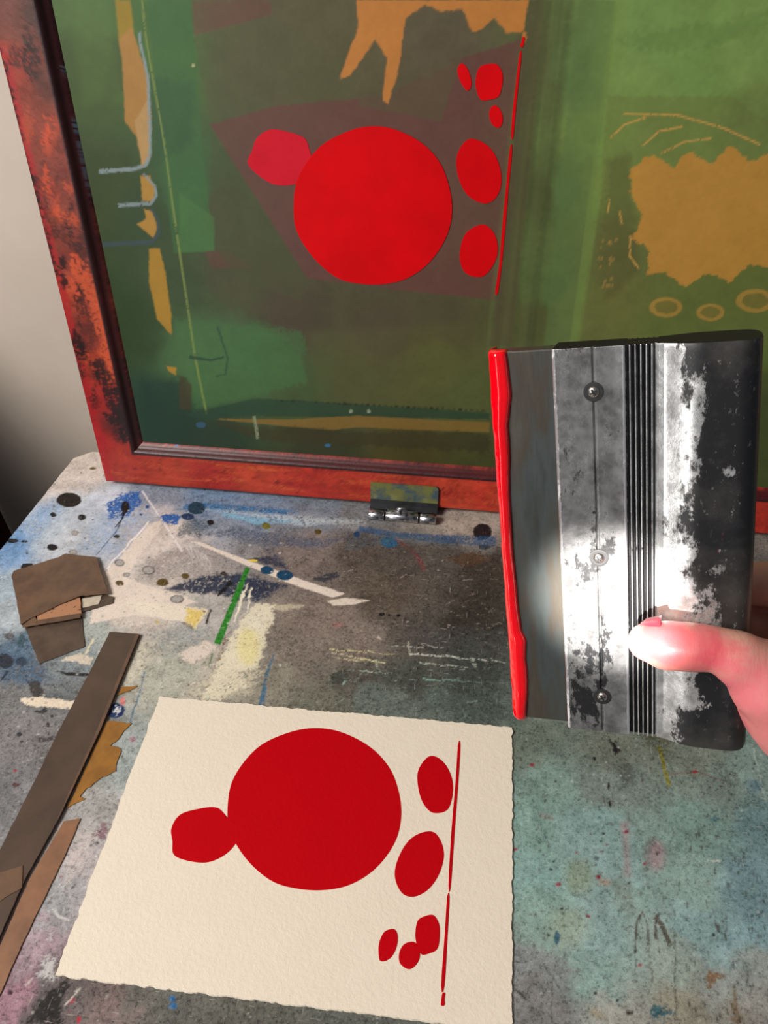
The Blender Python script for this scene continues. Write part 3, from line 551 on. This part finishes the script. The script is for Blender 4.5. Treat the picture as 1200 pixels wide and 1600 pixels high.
def bar(pts, w_):
    p = np.array(pts, float); t = p[-1] - p[0]; t /= np.linalg.norm(t); n = np.array([-t[1], t[0]]) * w_ / 2
    return [tuple(x + n * (1 + .3 * ((i * 7) % 3 - 1))) for i, x in enumerate(p)] + [tuple(x - n) for x in p[::-1]]
def mesh_ink(px, z, mat, sub=8, nm='red_ink_shape'): return sheet(nm, MP.uvs(px) if sub == 0 else spline(MP.uvs(px), sub), MOFF - .0002, MOFF + z, mat, screen)
mesh_ink(ring(583, 322, 124, 124, 22, 0, .012, 3), .0005, M_sred)
mesh_ink(ring(440, 246, 52, 40, 12, .25, .10, 5), .0003, M_spink)
mesh_ink(ring(748, 268, 33, 52, 12, -.28, .03, 6), .0004, M_sred)
mesh_ink(ring(748, 392, 30, 42, 12, .2, .04, 7), .0004, M_sred)
mesh_ink(ring(764, 128, 22, 30, 10, .2, .08, 8), .0004, M_sred); mesh_ink(ring(726, 120, 9, 22, 10, -.3, .05, 9), .0004, M_sred); mesh_ink(ring(775, 182, 10, 18, 10, -.2, .05, 10), .0004, M_sred)
mesh_ink(bar([(818, 58), (817, 66), (815, 73)], 4), .0004, M_sred, 3); mesh_ink(bar([(813, 84), (808, 130), (803, 180), (800, 214)], 4), .0004, M_sred, 3); mesh_ink(bar([(798, 233), (792, 300), (787, 360), (782, 410), (776, 456)], 4.5), .0004, M_sred, 3)

# hinge on the bottom rail
M_chrome = NT('worn_chrome'); o_ = M_chrome.obj(); M_chrome.set(Base_Color=M_chrome.mix(M_chrome.ramp(M_chrome.noise(300, 5, .6, o_), [(.45, 0.), (.6, 1.)]), (.70, .70, .72), (.18, .19, .21)), Metallic=1.0, Roughness=.25); M_chrome = M_chrome.m
M_plate = two_tone('painted_hinge_plate', lt(110, 112, 62), lt(66, 84, 92), 70, .35, .42, .58, .1)
M_dark = two_tone('dark_steel', lt(44, 45, 48), lt(30, 30, 33), 80, .4, metal=.4)
hinge = empty('hinge', mat=FRM.mat()); tag(hinge, 'small worn metal hinge joining the red frame to the table', 'hinge')
HU0, HU1, HV = 0.2568, 0.3182, 0.0233
bm = bmesh.new(); r_ = .0022
out = [(HU0, .0035), (HU1, .0035)] + [(HU1 - r_ + r_ * math.cos(t), HV - r_ + r_ * math.sin(t)) for t in np.linspace(0, 1.57, 5)] + [(HU0 + r_ + r_ * math.cos(t), HV - r_ + r_ * math.sin(t)) for t in np.linspace(1.57, 3.14, 5)]
sheet('hinge_leaf', out, .0004, .0024, M_plate, hinge)
bm = bmesh.new()
sec = [(.0060, .0004), (.0060, .0024), (.0022, .0040), (-.0010, .0078), (-.0024, .0066), (.0008, .0022), (.0030, .0004)]
for uu in (HU0, HU1): [bm.verts.new((uu, v, w_)) for v, w_ in sec]
bm.verts.ensure_lookup_table(); k = len(sec)
for i in range(k): bm.faces.new((bm.verts[i], bm.verts[(i + 1) % k], bm.verts[k + (i + 1) % k], bm.verts[k + i]))
bm.faces.new(bm.verts[:k]); bm.faces.new(bm.verts[k:])
bm_obj('leaf_bend', bm, M_dark, hinge)
for i, (a, b) in enumerate(((HU0 + .0002, HU0 + .0142), (HU0 + .0158, HU0 + .0452), (HU0 + .0468, HU1 - .0002))):
    bm = bmesh.new(); tube(bm, [(a, -.0030, .0142), (a + .0006, -.0030, .0142), (b - .0006, -.0030, .0142), (b, -.0030, .0142)], [.0040, .0046, .0046, .0040], 20); bm_obj('knuckle', bm, M_chrome, hinge, True)
box('hinge_base', (HU0 + .0165, -.0066, .010), (HU0 + .0445, .0014, .0132), M_chrome, hinge, .0006)
bm = bmesh.new(); bmesh.ops.create_uvsphere(bm, u_segments=20, v_segments=10, radius=.0062)
for v in bm.verts: v.co = Vector((v.co.x + (HU0 + HU1) / 2 - .001, v.co.y + .0012, max(v.co.z, -.001) * .45 + .0138))
scr = bm_obj('screw', bm, M_chrome, hinge, True)
box('screw_slot', ((HU0 + HU1) / 2 - .0016, -.0022, .0162), ((HU0 + HU1) / 2 - .0004, .0046, .0168), M_dark, scr)

# ------------------------------------------------------------------ the print
def paper_mat():
    m = NT('cold_pressed_paper'); o = m.obj(); m.set(Base_Color=m.mix(m.noise(60, 4, .6, o), lt(238, 227, 209), lt(232, 220, 201)), Roughness=.85, Specular_IOR_Level=.15)
    m.bump(m.math('ADD', m.noise(420, 3, .5, o), m.math('MULTIPLY', m.noise(1500, 3, .5, o), .35)), .36, .0008); return m.m
M_paper = paper_mat(); M_ink = NT('red_printing_ink'); o_ = M_ink.obj(); M_ink.set(Base_Color=M_ink.mix(M_ink.noise(40, 3, .5, o_), lt(194, 0, 14), lt(186, 0, 12)), Roughness=.75, Specular_IOR_Level=.08); M_ink.bump(M_ink.noise(420, 3, .5, o_), .25, .0007); M_ink = M_ink.m
pc = TAB.uvs([(250, 1090), (88, 1524), (800, 1613), (800, 1138)])
prt = empty('print', (float(pc[0][0]), float(pc[0][1]), TZ)); tag(prt, 'cream deckle-edged paper printed with a big round red shape, lying on the table', 'print')
off = np.array([pc[0][0], pc[0][1]])
sheet('paper', rough_edge(pc, .0009, .0011, 5) - off, .0002, .0014, M_paper, prt, taper=.004)
inkn = [0]
def paper_ink(px, sub=8): inkn[0] += 1; return sheet('red_ink_shape', spline(TAB.uvs(px), sub) - off, .0013, .00150 + .00002 * inkn[0], M_ink, prt)
paper_ink(ring(492, 1267, 136, 127, 22, .05, .010, 3)); paper_ink(ring(318, 1306, 54, 40, 12, -.2, .10, 5)); paper_ink(ring(655, 1352, 34, 54, 12, .42, .03, 6)); paper_ink(ring(680, 1228, 28, 46, 12, -.15, .04, 7))
paper_ink(ring(668, 1462, 20, 32, 10, .1, .08, 8)); paper_ink(ring(606, 1478, 14, 27, 10, .3, .06, 9)); paper_ink(ring(640, 1494, 16, 22, 10, .2, .06, 10))
paper_ink(bar([(717, 1165), (714, 1220), (708, 1300), (702, 1385)], 4.5), 3); paper_ink(bar([(700, 1403), (697, 1460), (692, 1542)], 4.5), 3); paper_ink(bar([(693, 1553), (692, 1562), (692, 1572)], 5), 3)

# ------------------------------------------------------------------ tape and strips on the table
M_kraft = two_tone('brown_packing_tape', lt(112, 86, 66), lt(92, 70, 55), 40, .4, .4, .6, .12)
M_kraft2 = two_tone('smoky_brown_tape', lt(92, 76, 64), lt(76, 62, 52), 45, .35, .4, .6, .12)
M_tan = two_tone('speckled_tan_board', lt(176, 126, 92), lt(40, 30, 26), 260, .6, .6, .66, .2)
M_strip = two_tone('dark_brown_taped_strip', lt(88, 70, 58), lt(70, 58, 48), 26, .4, .35, .65, .15)
M_ochre = two_tone('ochre_tape', lt(156, 108, 44), lt(136, 92, 38), 60, .4, .4, .6, .12)
M_cream = two_tone('cream_scrap', lt(206, 194, 172), lt(186, 174, 154), 90, .7)
M_lbrown = two_tone('light_brown_strip', lt(150, 108, 78), lt(122, 88, 66), 40, .45, .35, .65, .15)
fold = empty('folded_tape', (*[float(x) for x in TAB.uv(90, 940)], TZ)); tag(fold, 'crumpled folded scrap of brown tape beside the long brown strip', 'tape'); fo = TAB.uv(90, 940)
def fs(nm, px, z0, z1, mat, warp=None, par=fold, off=fo, rough=.0005):
    q = TAB.uvs(px) - off
    if rough: q = rough_edge(q, .0015, rough, len(nm))
    return sheet(nm, q, z0, z1, mat, par, warp)
fs('lower_flap', [(38,978),(128,962),(133,1011),(62,1038)], .0003, .0008, M_kraft2)
fs('under_layer', [(30,930),(160,930),(178,934),(176,944),(168,946),(128,958),(40,980)], .0009, .0014, M_kraft2)
fs('cream_scrap', [(128,938),(160,932),(155,946),(130,952)], .0015, .0019, M_cream)
fs('tan_board', [(60,962),(118,938),(127,938),(129,964),(60,975)], .0016, .0034, M_tan, None)
fs('upper_fold', [(21,906),(24,898),(36,893),(96,876),(105,871),(115,872),(152,874),(171,932),(129,937),(100,948),(50,972),(36,982)], .0036, .0042, M_kraft, lambda x, y: .0010 * math.sin(x * 90) * math.sin(y * 70 + 1))
fs('lower_fold', [(38,985),(36,978),(56,966),(60,974),(128,963),(128,970),(80,978)], .0036, .0040, M_kraft)
fs('dark_scrap', [(33,888),(36,882),(50,881),(52,888),(38,891)], .0002, .0008, M_dark)
so_ = TAB.uv(110, 1240); strip = empty('long_strip', (float(so_[0]), float(so_[1]), TZ)); tag(strip, 'long dark brown tape-covered guide strip running along the left of the print', 'strip')
fs('strip_board', [(173,990),(219,994),(159,1142),(94,1281),(41,1376),(0,1470),(-60,1600),(-130,1600),(-60,1470),(0,1334),(62,1211),(91,1149),(141,1054)], .0003, .0026, M_strip, None, strip, so_, .0003)
fs('tape_patch', [(-10,1372),(38,1355),(37,1390),(0,1412),(-30,1420)], .0027, .0031, M_kraft, None, strip, so_)
M_fl = two_tone('lighter_strip_edge', lt(112, 84, 66), lt(92, 70, 56), 40, .45)
fs('edge_tape', [(219,994),(159,1142),(94,1281),(92,1281),(154,1142),(213,996)], .0026, .0029, M_fl, None, strip, so_, .0)
def loose(name, label, px, mat, z1=.0007, z0=.0002, rough=.0012):
    q = TAB.uvs(px); c = q.mean(0); o = sheet(name, rough_edge(q, .0012, rough, len(label)) - c, z0, z1, mat); o.location = (float(c[0]), float(c[1]), TZ); tag(o, label, 'tape'); return o
loose('torn_tape', 'torn ochre tape piece between the dark strip and the print', [(166,1127),(206,1131),(190,1149),(173,1167),(189,1170),(181,1206),(162,1214),(136,1232),(125,1246),(134,1248),(104,1264),(112,1249),(148,1170)], M_ochre)
loose('torn_tape', 'small ochre tape triangle above the blue and white paint blob', [(184,1087),(190,1075),(215,1072),(203,1080)], M_ochre)
loose('brown_strip', 'light brown flat strip beside the lower end of the dark strip', [(100,1284),(126,1280),(103,1335),(72,1400),(33,1480),(0,1556),(-25,1600),(-55,1600),(2,1476),(45,1378)], M_lbrown, .0009, .0002, .0004)
# ------------------------------------------------------------------ squeegee
SL, SW = 0.165, 0.0944
sq = empty('squeegee', mat=SQ.mat() if False else Matrix(((*SQM[0], SQ.a[0]), (*SQM[1], SQ.a[1]), (*SQM[2], SQ.a[2]), (0, 0, 0, 1))))
tag(sq, 'worn black and silver metal squeegee with red ink on its rubber blade, held up', 'squeegee')
def sx(px, d=0.0, py=840): return float(SQ.uv(px, py, d)[0])
def metal(name, ramp_s, base_rough):
    m = NT(name); o = m.obj(); sep = m.n('ShaderNodeSeparateXYZ'); m.l(o, sep.inputs[0])
    mr = m.n('ShaderNodeMapRange'); mr.inputs['From Min'].default_value = -SW / 2; mr.inputs['From Max'].default_value = SW / 2; m.l(sep.outputs['X'], mr.inputs['Value'])
    bias = m.ramp(mr.outputs[0], ramp_s)
    mp_ = m.n('ShaderNodeMapping'); mp_.inputs['Scale'].default_value = (1, .55, 1); m.l(o, mp_.inputs['Vector'])
    n1 = m.noise(95, 10, .74, mp_.outputs[0]); n2 = m.noise(22, 4, .6, o)
    s = m.math('ADD', m.math('ADD', n1, m.math('MULTIPLY', n2, .7)), bias)
    f = m.ramp(s, [(.0, 0.), (1.0, 1.)]); f = m.math('MULTIPLY', m.math('SUBTRACT', s, 1.32), 14.0); f = m.ramp(f, [(0.0, 0.), (1.0, 1.)])
    grime = m.ramp(m.noise(140, 7, .65, o), [(.35, .45), (.62, 1.0)])
    tone = m.ramp(mr.outputs[0], [(.0, .42), (.47, .42), (.50, .55), (.60, .85), (1.0, .85)])  # handle side paler: window sheen partly put into the metal colour
    col = m.mix(f, (.010, .0105, .012), m.mix(1.0, tone, grime, 'MULTIPLY'))
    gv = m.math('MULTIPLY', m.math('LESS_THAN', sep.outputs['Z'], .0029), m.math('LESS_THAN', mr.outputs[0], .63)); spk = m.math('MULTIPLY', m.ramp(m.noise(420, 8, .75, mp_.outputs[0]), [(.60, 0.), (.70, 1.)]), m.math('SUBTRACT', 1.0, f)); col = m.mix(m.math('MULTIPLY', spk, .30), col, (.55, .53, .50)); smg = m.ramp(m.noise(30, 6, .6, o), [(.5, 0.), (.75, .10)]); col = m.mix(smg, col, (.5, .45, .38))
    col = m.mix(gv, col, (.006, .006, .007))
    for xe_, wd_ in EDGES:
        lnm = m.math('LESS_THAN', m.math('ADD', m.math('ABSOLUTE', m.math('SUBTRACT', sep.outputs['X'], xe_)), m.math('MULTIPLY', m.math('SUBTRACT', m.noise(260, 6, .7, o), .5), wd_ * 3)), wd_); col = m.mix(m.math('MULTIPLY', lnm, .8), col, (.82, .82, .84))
    red = m.ramp(m.noise(48, 5, .6, mp_.outputs[0]), [(.70, 0.), (.73, 1.)])
    col = m.mix(m.math('MULTIPLY', red, .5), col, (.30, .03, .05))
    m.set(Base_Color=col, Metallic=m.math('MULTIPLY', m.math('MULTIPLY', f, .75), m.math('SUBTRACT', 1.0, gv)), Roughness=m.math('ADD', m.math('MULTIPLY', m.math('SUBTRACT', 1.0, f), .12), base_rough)); m.bump(m.math('ADD', m.noise(900, 5, .6, o), m.math('MULTIPLY', f, .5)), .12, .0004); return m.m
x_b, x_g, x_p, x_r = sx(877), sx(936), sx(981), sx(1030)
DC = .0040
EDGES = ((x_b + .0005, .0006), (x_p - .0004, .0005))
M_alu = metal('worn_black_anodised_metal', [(0.0, .60), (.235, .56), (.48, .60), (.60, .68), (.69, .60), (.755, .47), (.83, .37), (.93, .33), (1.0, .36)], .27)
front = [(x_b, -.0005), (x_b, DC - .0006), (x_b + .0006, DC)]
front += [(x_g - .0006, DC), (x_g - .0004, DC - .0010), (x_g + .0004, DC - .0010), (x_g + .0006, DC)]
front += [(x_p - .0005, DC), (x_p, DC - .0003), (x_p + .0003, DC - .0020)]
nr = 6; pw = (x_r - x_p - .0003) / nr
for i in range(nr):
    a = x_p + .0003 + i * pw
    front += [(a + pw * .55, DC - .0020), (a + pw * .62, DC - .0002), (a + pw * .90, DC - .0002)] + ([(a + pw * .97, DC - .0020)] if i < nr - 1 else [])
DB = .0042; xr = SW / 2; hw = xr - x_r
for t in np.linspace(.05, 1, 26):
    d = DC - .0004 + DB * math.sin(min(t / .45, 1) * math.pi / 2) ** 1.3 - (0 if t < .80 else .0075 * (1 - math.sqrt(max(0, 1 - ((t - .80) / .20) ** 2))))
    front.append((x_r + hw * t, d))
MIDD = -.004
back = [(x, 2 * MIDD - d) for x, d in front[::-1]]
prof = front + back[1:] if abs(front[-1][1] - back[0][1]) < 1e-5 else front + back
TT = np.linspace(-SL / 2, SL / 2, 40)
bm = bmesh.new(); rows = []
for t in TT: rows.append([bm.verts.new((x, t, d)) for x, d in prof])
k = len(prof)
for i in range(len(TT) - 1):
    for j in range(k): bm.faces.new((rows[i][j], rows[i][(j + 1) % k], rows[i + 1][(j + 1) % k], rows[i + 1][j]))
bm.faces.new(rows[0][::-1]); bm.faces.new(rows[-1])
hd = bm_obj('handle', bm, M_alu, sq, False)
md = hd.modifiers.new('edge', 'BEVEL'); md.width = .0005; md.segments = 2; md.limit_method = 'ANGLE'; md.angle_limit = math.radians(60)
for p in hd.data.polygons: p.use_smooth = abs(p.normal.y) < .5 and p.center.x > x_r + .002
M_end = NT('black_end_face').set(Base_Color=(.008, .008, .009), Roughness=.6, Specular_IOR_Level=.15).m; hd.data.materials.append(M_end)
for p in hd.data.polygons:
    if abs(p.normal.y) > .9: p.material_index = 1
hd['label'] = 'scuffed black and silver metal handle'
def rubber():
    m = NT('stained_grey_rubber'); o = m.obj(); mp_ = m.n('ShaderNodeMapping'); mp_.inputs['Scale'].default_value = (1, .18, 1); m.l(o, mp_.inputs['Vector'])
    f = m.ramp(m.noise(70, 7, .6, mp_.outputs[0]), [(.3, lt(72, 74, 66)), (.45, lt(60, 54, 45)), (.55, lt(58, 64, 64)), (.7, lt(44, 44, 39))])
    m.set(Base_Color=f, Roughness=.32, Specular_IOR_Level=.6); m.bump(m.noise(160, 6, .6, mp_.outputs[0]), .15, .0006); return m.m
box('blade', (-SW / 2, -SL / 2 + .0004, -.0085), (x_b + .004, SL / 2 - .0004, 0.0), rubber(), sq, .0007)
M_screw = NT('screw_steel').set(Base_Color=(.62, .58, .52), Metallic=1.0, Roughness=.28).m
M_hole = NT('dark_recess').set(Base_Color=(.015, .015, .016), Roughness=.5).m
for px, py in ((934, 612), (941, 872), (940, 1088)):
    c = SQ.uv(px, py, DC); bm = bmesh.new()
    tube(bm, [(0, 0, DC - .0006), (0, 0, DC + .00015), (0, 0, DC + .0002)], [.0037, .0037, .0030], 24); wsh = bm_obj('countersink', bm, M_hole, sq)
    bm = bmesh.new(); bmesh.ops.create_uvsphere(bm, u_segments=20, v_segments=10, radius=.0022)
    for v in bm.verts: v.co.z = DC + .0002 + max(v.co.z, -.0004) * .5
    s_ = bm_obj('screw', bm, M_screw, sq, True)
    for rot in (.5, .5 + math.pi / 2):
        b_ = box('screw_slot', (-.0014, -.00032, DC + .0010), (.0014, .00032, DC + .00162), M_hole, s_); b_.rotation_euler.z = rot
    for q_ in (wsh, s_): q_.location = (float(x_g) + (px - 937) * .00005, float(c[1]), 0)
# thick wet red ink along the blade
M_wet = NT('wet_red_ink'); M_wet.set(Base_Color=lt(248, 4, 22), Roughness=.10, Specular_IOR_Level=.7, Coat_Weight=.5, Coat_Roughness=.05); M_wet.bump(M_wet.noise(260, 3, .5, M_wet.obj()), .25, .0006); M_wet = M_wet.m
edge_px = [(790,540),(793,560),(797,590),(800,615),(797,640),(794,665),(796,690),(797,720),(796,760),(798,800),(800,840),(802,870),(805,900),(810,950),(815,985),(823,1000),(822,1030),(825,1050),(825,1080),(822,1118)]
ev = np.array([SQ.uv(x, y) for x, y in edge_px]); o_ = np.argsort(ev[:, 1]); ev = ev[o_]
NTt, NC = 150, 15; V = []
for t in np.linspace(-SL / 2 - .0006, SL / 2 + .0004, NTt):
    xe = float(np.interp(t, ev[:, 1], ev[:, 0])) + .0003 * (float(fbm(np.array(t), np.array(2.), 300, 3, 4)) - .5); endf = min(1, (SL / 2 + .0006 - abs(t)) / .002 + .25)
    h_ = (.0021 + .0008 * float(fbm(np.array(t), np.array(7.), 90, 3, 6))) * endf; lo_ = -SW / 2 - (.0010 + .0009 * float(fbm(np.array(t), np.array(1.), 130, 3, 3))) * endf
    for j in range(NC):
        a = j / (NC - 1)
        if a < .3: p = (-SW / 2 + .0002 + (lo_ + SW / 2 - .0002) * math.sin(a / .3 * 1.57), -.0086 + (.0086 + .0) * (a / .3) ** 1.5 * .9)
        else:
            b = (a - .3) / .7; rid = 1 + .35 * math.cos(b * 6.3 * 2) * (1 - b); p = (lo_ + (xe - lo_) * b, -.0009 + (.0009 + h_ * rid) * math.sin(min(1, b * 3) * 1.57) * (1 - max(0, (b - .72) / .28) ** 2.2) - .0002)
        V.append((p[0], float(t), p[1]))
ik = mesh_np('wet_ink', V, grid_faces(NTt, NC, True), M_wet, sq, None, True); ik['label'] = 'thick glossy red ink along the blade edge'
sd_ = ik.modifiers.new('thick', 'SOLIDIFY'); sd_.thickness = .0004; sd_.offset = -1
# sunbeam through the window falls on the middle of the squeegee
tg = SQ.pt(*SQ.uv(950, 942, DC), DC); so.location = tg + Vector((-0.42, -0.95, 0.45)).normalized() * 1.3; aim(so, tg)

# ------------------------------------------------------------------ the hand
def SP(px, py, d): u, v = SQ.uv(px, py, d); return Vector((float(u), float(v), d))
def skin():
    m = NT('ink_stained_skin'); o = m.obj()
    n = m.noise(60, 5, .6, o); base = m.mix(m.ramp(n, [(.35, 0.), (.65, 1.)]), (.60, .30, .22), (.66, .35, .27))
    def spot(p, r, gain=9.0, ns=70, na=.012):
        vm = m.n('ShaderNodeVectorMath', operation='DISTANCE'); m.l(o, vm.inputs[0]); vm.inputs[1].default_value = p
        d = m.math('ADD', vm.outputs['Value'], m.math('MULTIPLY', m.math('SUBTRACT', m.noise(ns, 6, .65, o), .5), na * 2)); return m.ramp(m.math('MULTIPLY', m.math('SUBTRACT', r, d), gain * 10), [(0., 0.), (1., 1.)])
    for px, py, d, r, a, c in ((1040, 1000, .030, .022, .75, (.70, .06, .09)), (1090, 1010, .030, .017, .65, (.74, .14, .16)), (1125, 1025, .030, .011, .9, (.66, .07, .10)), (1160, 1060, .026, .014, .65, (.76, .14, .18)), (1190, 1120, .02, .034, .6, (.80, .15, .20)), (1190, 930, -.01, .012, .35, (.72, .16, .14))):
        base = m.mix(m.math('MULTIPLY', spot(tuple(SP(px, py, d)), r), a), base, c)
    m.set(Base_Color=base, Roughness=.42, Subsurface_Weight=.12, Subsurface_Scale=.004, Specular_IOR_Level=.45); m.b.inputs['Subsurface Radius'].default_value = (1.0, .35, .2)
    mp_ = m.n('ShaderNodeMapping'); mp_.inputs['Scale'].default_value = (2.2, .6, 1); m.l(o, mp_.inputs['Vector'])
    m.bump(m.math('ADD', m.noise(160, 4, .6, mp_.outputs[0]), m.math('MULTIPLY', m.noise(1200, 3, .6, o), .3)), .3, .0008); return m.m
person = empty('person', mat=sq.matrix_world.copy()); tag(person, 'pink ink-smeared hand gripping the squeegee from the right, thumb in front', 'person')
bm = bmesh.new()
def chain(ps, rs, sub=5, caps=True):
    P_ = [Vector(p) for p in ps]; pts, rr = [], []
    for i in range(len(P_) - 1):
        a, b, c, d = P_[max(i - 1, 0)], P_[i], P_[i + 1], P_[min(i + 2, len(P_) - 1)]
        for k in range(sub):
            t = k / sub; pts.append(.5 * (2 * b + (c - a) * t + (2 * a - 5 * b + 4 * c - d) * t * t + (3 * b - a - 3 * c + d) * t ** 3)); rr.append(rs[i] + (rs[i + 1] - rs[i]) * (t * t * (3 - 2 * t)))
    pts.append(P_[-1]); rr.append(rs[-1])
    d0 = (pts[0] - pts[1]).normalized(); d1 = (pts[-1] - pts[-2]).normalized()
    A = [(pts[0] + d0 * rr[0] * math.sin(a), rr[0] * math.cos(a)) for a in (1.45, 1.1, .75, .4)]; B = [(pts[-1] + d1 * rr[-1] * math.sin(a), rr[-1] * math.cos(a)) for a in (.4, .75, 1.1, 1.45)]
    tube(bm, [p for p, _ in A] + pts + [p for p, _ in B], [r for _, r in A] + rr + [r for _, r in B], 18)
TH = [SP(1012, 1003, .0190), SP(1040, 1008, .0200), SP(1078, 1011, .0203), SP(1118, 1015, .0200), SP(1158, 1032, .0195), SP(1205, 1066, .0160), SP(1262, 1120, .0100)]
chain(TH, [.0076, .0096, .0094, .0088, .0108, .0158, .0200])
WR = Vector((.128, -.098, .010))
chain([TH[-2], SP(1275, 1140, .004), WR], [.0150, .0200, .0200])
KN = {'index': ((.0720, -.0300, -.0400), .0105), 'middle': ((.0760, -.0510, -.0450), .0110), 'ring': ((.0750, -.0700, -.0430), .0105), 'little': ((.0700, -.0870, -.0370), .0095)}
for i, (nm, (kp, kr)) in enumerate(KN.items()):
    kp = Vector(kp); chain([WR + Vector((0, .012 - i * .010, -.006)), (WR + kp) / 2 + Vector((.004, 0, -.006)), kp], [.016, .0135, kr])
    pl, ml_, dl = ((.038, .024, .018), (.042, .027, .019), (.038, .025, .019), (.030, .019, .016))[i]
    a = kp; b = a + Vector((-pl * .98, .004, .002)); b.z = -.0315; c = b + Vector((-ml_, .002, .0045)); e_ = c + Vector((-dl * .9, 0, .0015)); r0 = kr
    chain([a, b, c, e_], [r0, r0 * .86, r0 * .76, r0 * .64])
chain([Vector((.066, -.052, .004)), Vector((.072, -.042, -.014)), Vector((.072, -.031, -.036))], [.0125, .0105, .0105])          # web
chain([Vector((.078, -.075, -.006)), Vector((.085, -.075, -.028))], [.017, .015]); chain([Vector((.098, -.085, -.004)), Vector((.095, -.075, -.024))], [.020, .018])
chain([WR, WR + Vector((.05, -.03, .004)), WR + Vector((.13, -.075, .012)), WR + Vector((.22, -.12, .02))], [.0245, .025, .032, .038])
hand = bm_obj('hand', bm, skin(), person, True)
rm = hand.modifiers.new('join', 'REMESH'); rm.mode = 'VOXEL'; rm.voxel_size = .0012; rm.use_smooth_shade = True
sm = hand.modifiers.new('soft', 'SMOOTH'); sm.factor = .5; sm.iterations = 9
M_nail = NT('ink_stained_nail').set(Base_Color=(.30, .03, .045), Roughness=.35).m
bm = bmesh.new(); NU, NV = 9, 8; g = []
n0, n1 = SP(1000, 981, .0180), SP(1032, 975, .0200); ax = (n1 - n0); out_ = Vector((0, .90, .43)).normalized(); sd3 = ax.normalized().cross(out_).normalized()
for i in range(NU):
    for j in range(NV):
        a = (j / (NV - 1) - .5) * 1.7; t = i / (NU - 1); cen = n0 + ax * t - out_ * .0062
        wv = .0068 * (1 - .35 * max(0, .25 - t) / .25); g.append(cen + (sd3 * math.sin(a) * wv + out_ * math.cos(a) * (.0068 + .0006)))
nl = mesh_np('thumbnail', [tuple(x) for x in g], grid_faces(NU, NV), M_nail, person, None, True); nl.modifiers.new('t', 'SOLIDIFY').thickness = .0006
nl['label'] = 'red-stained thumbnail'
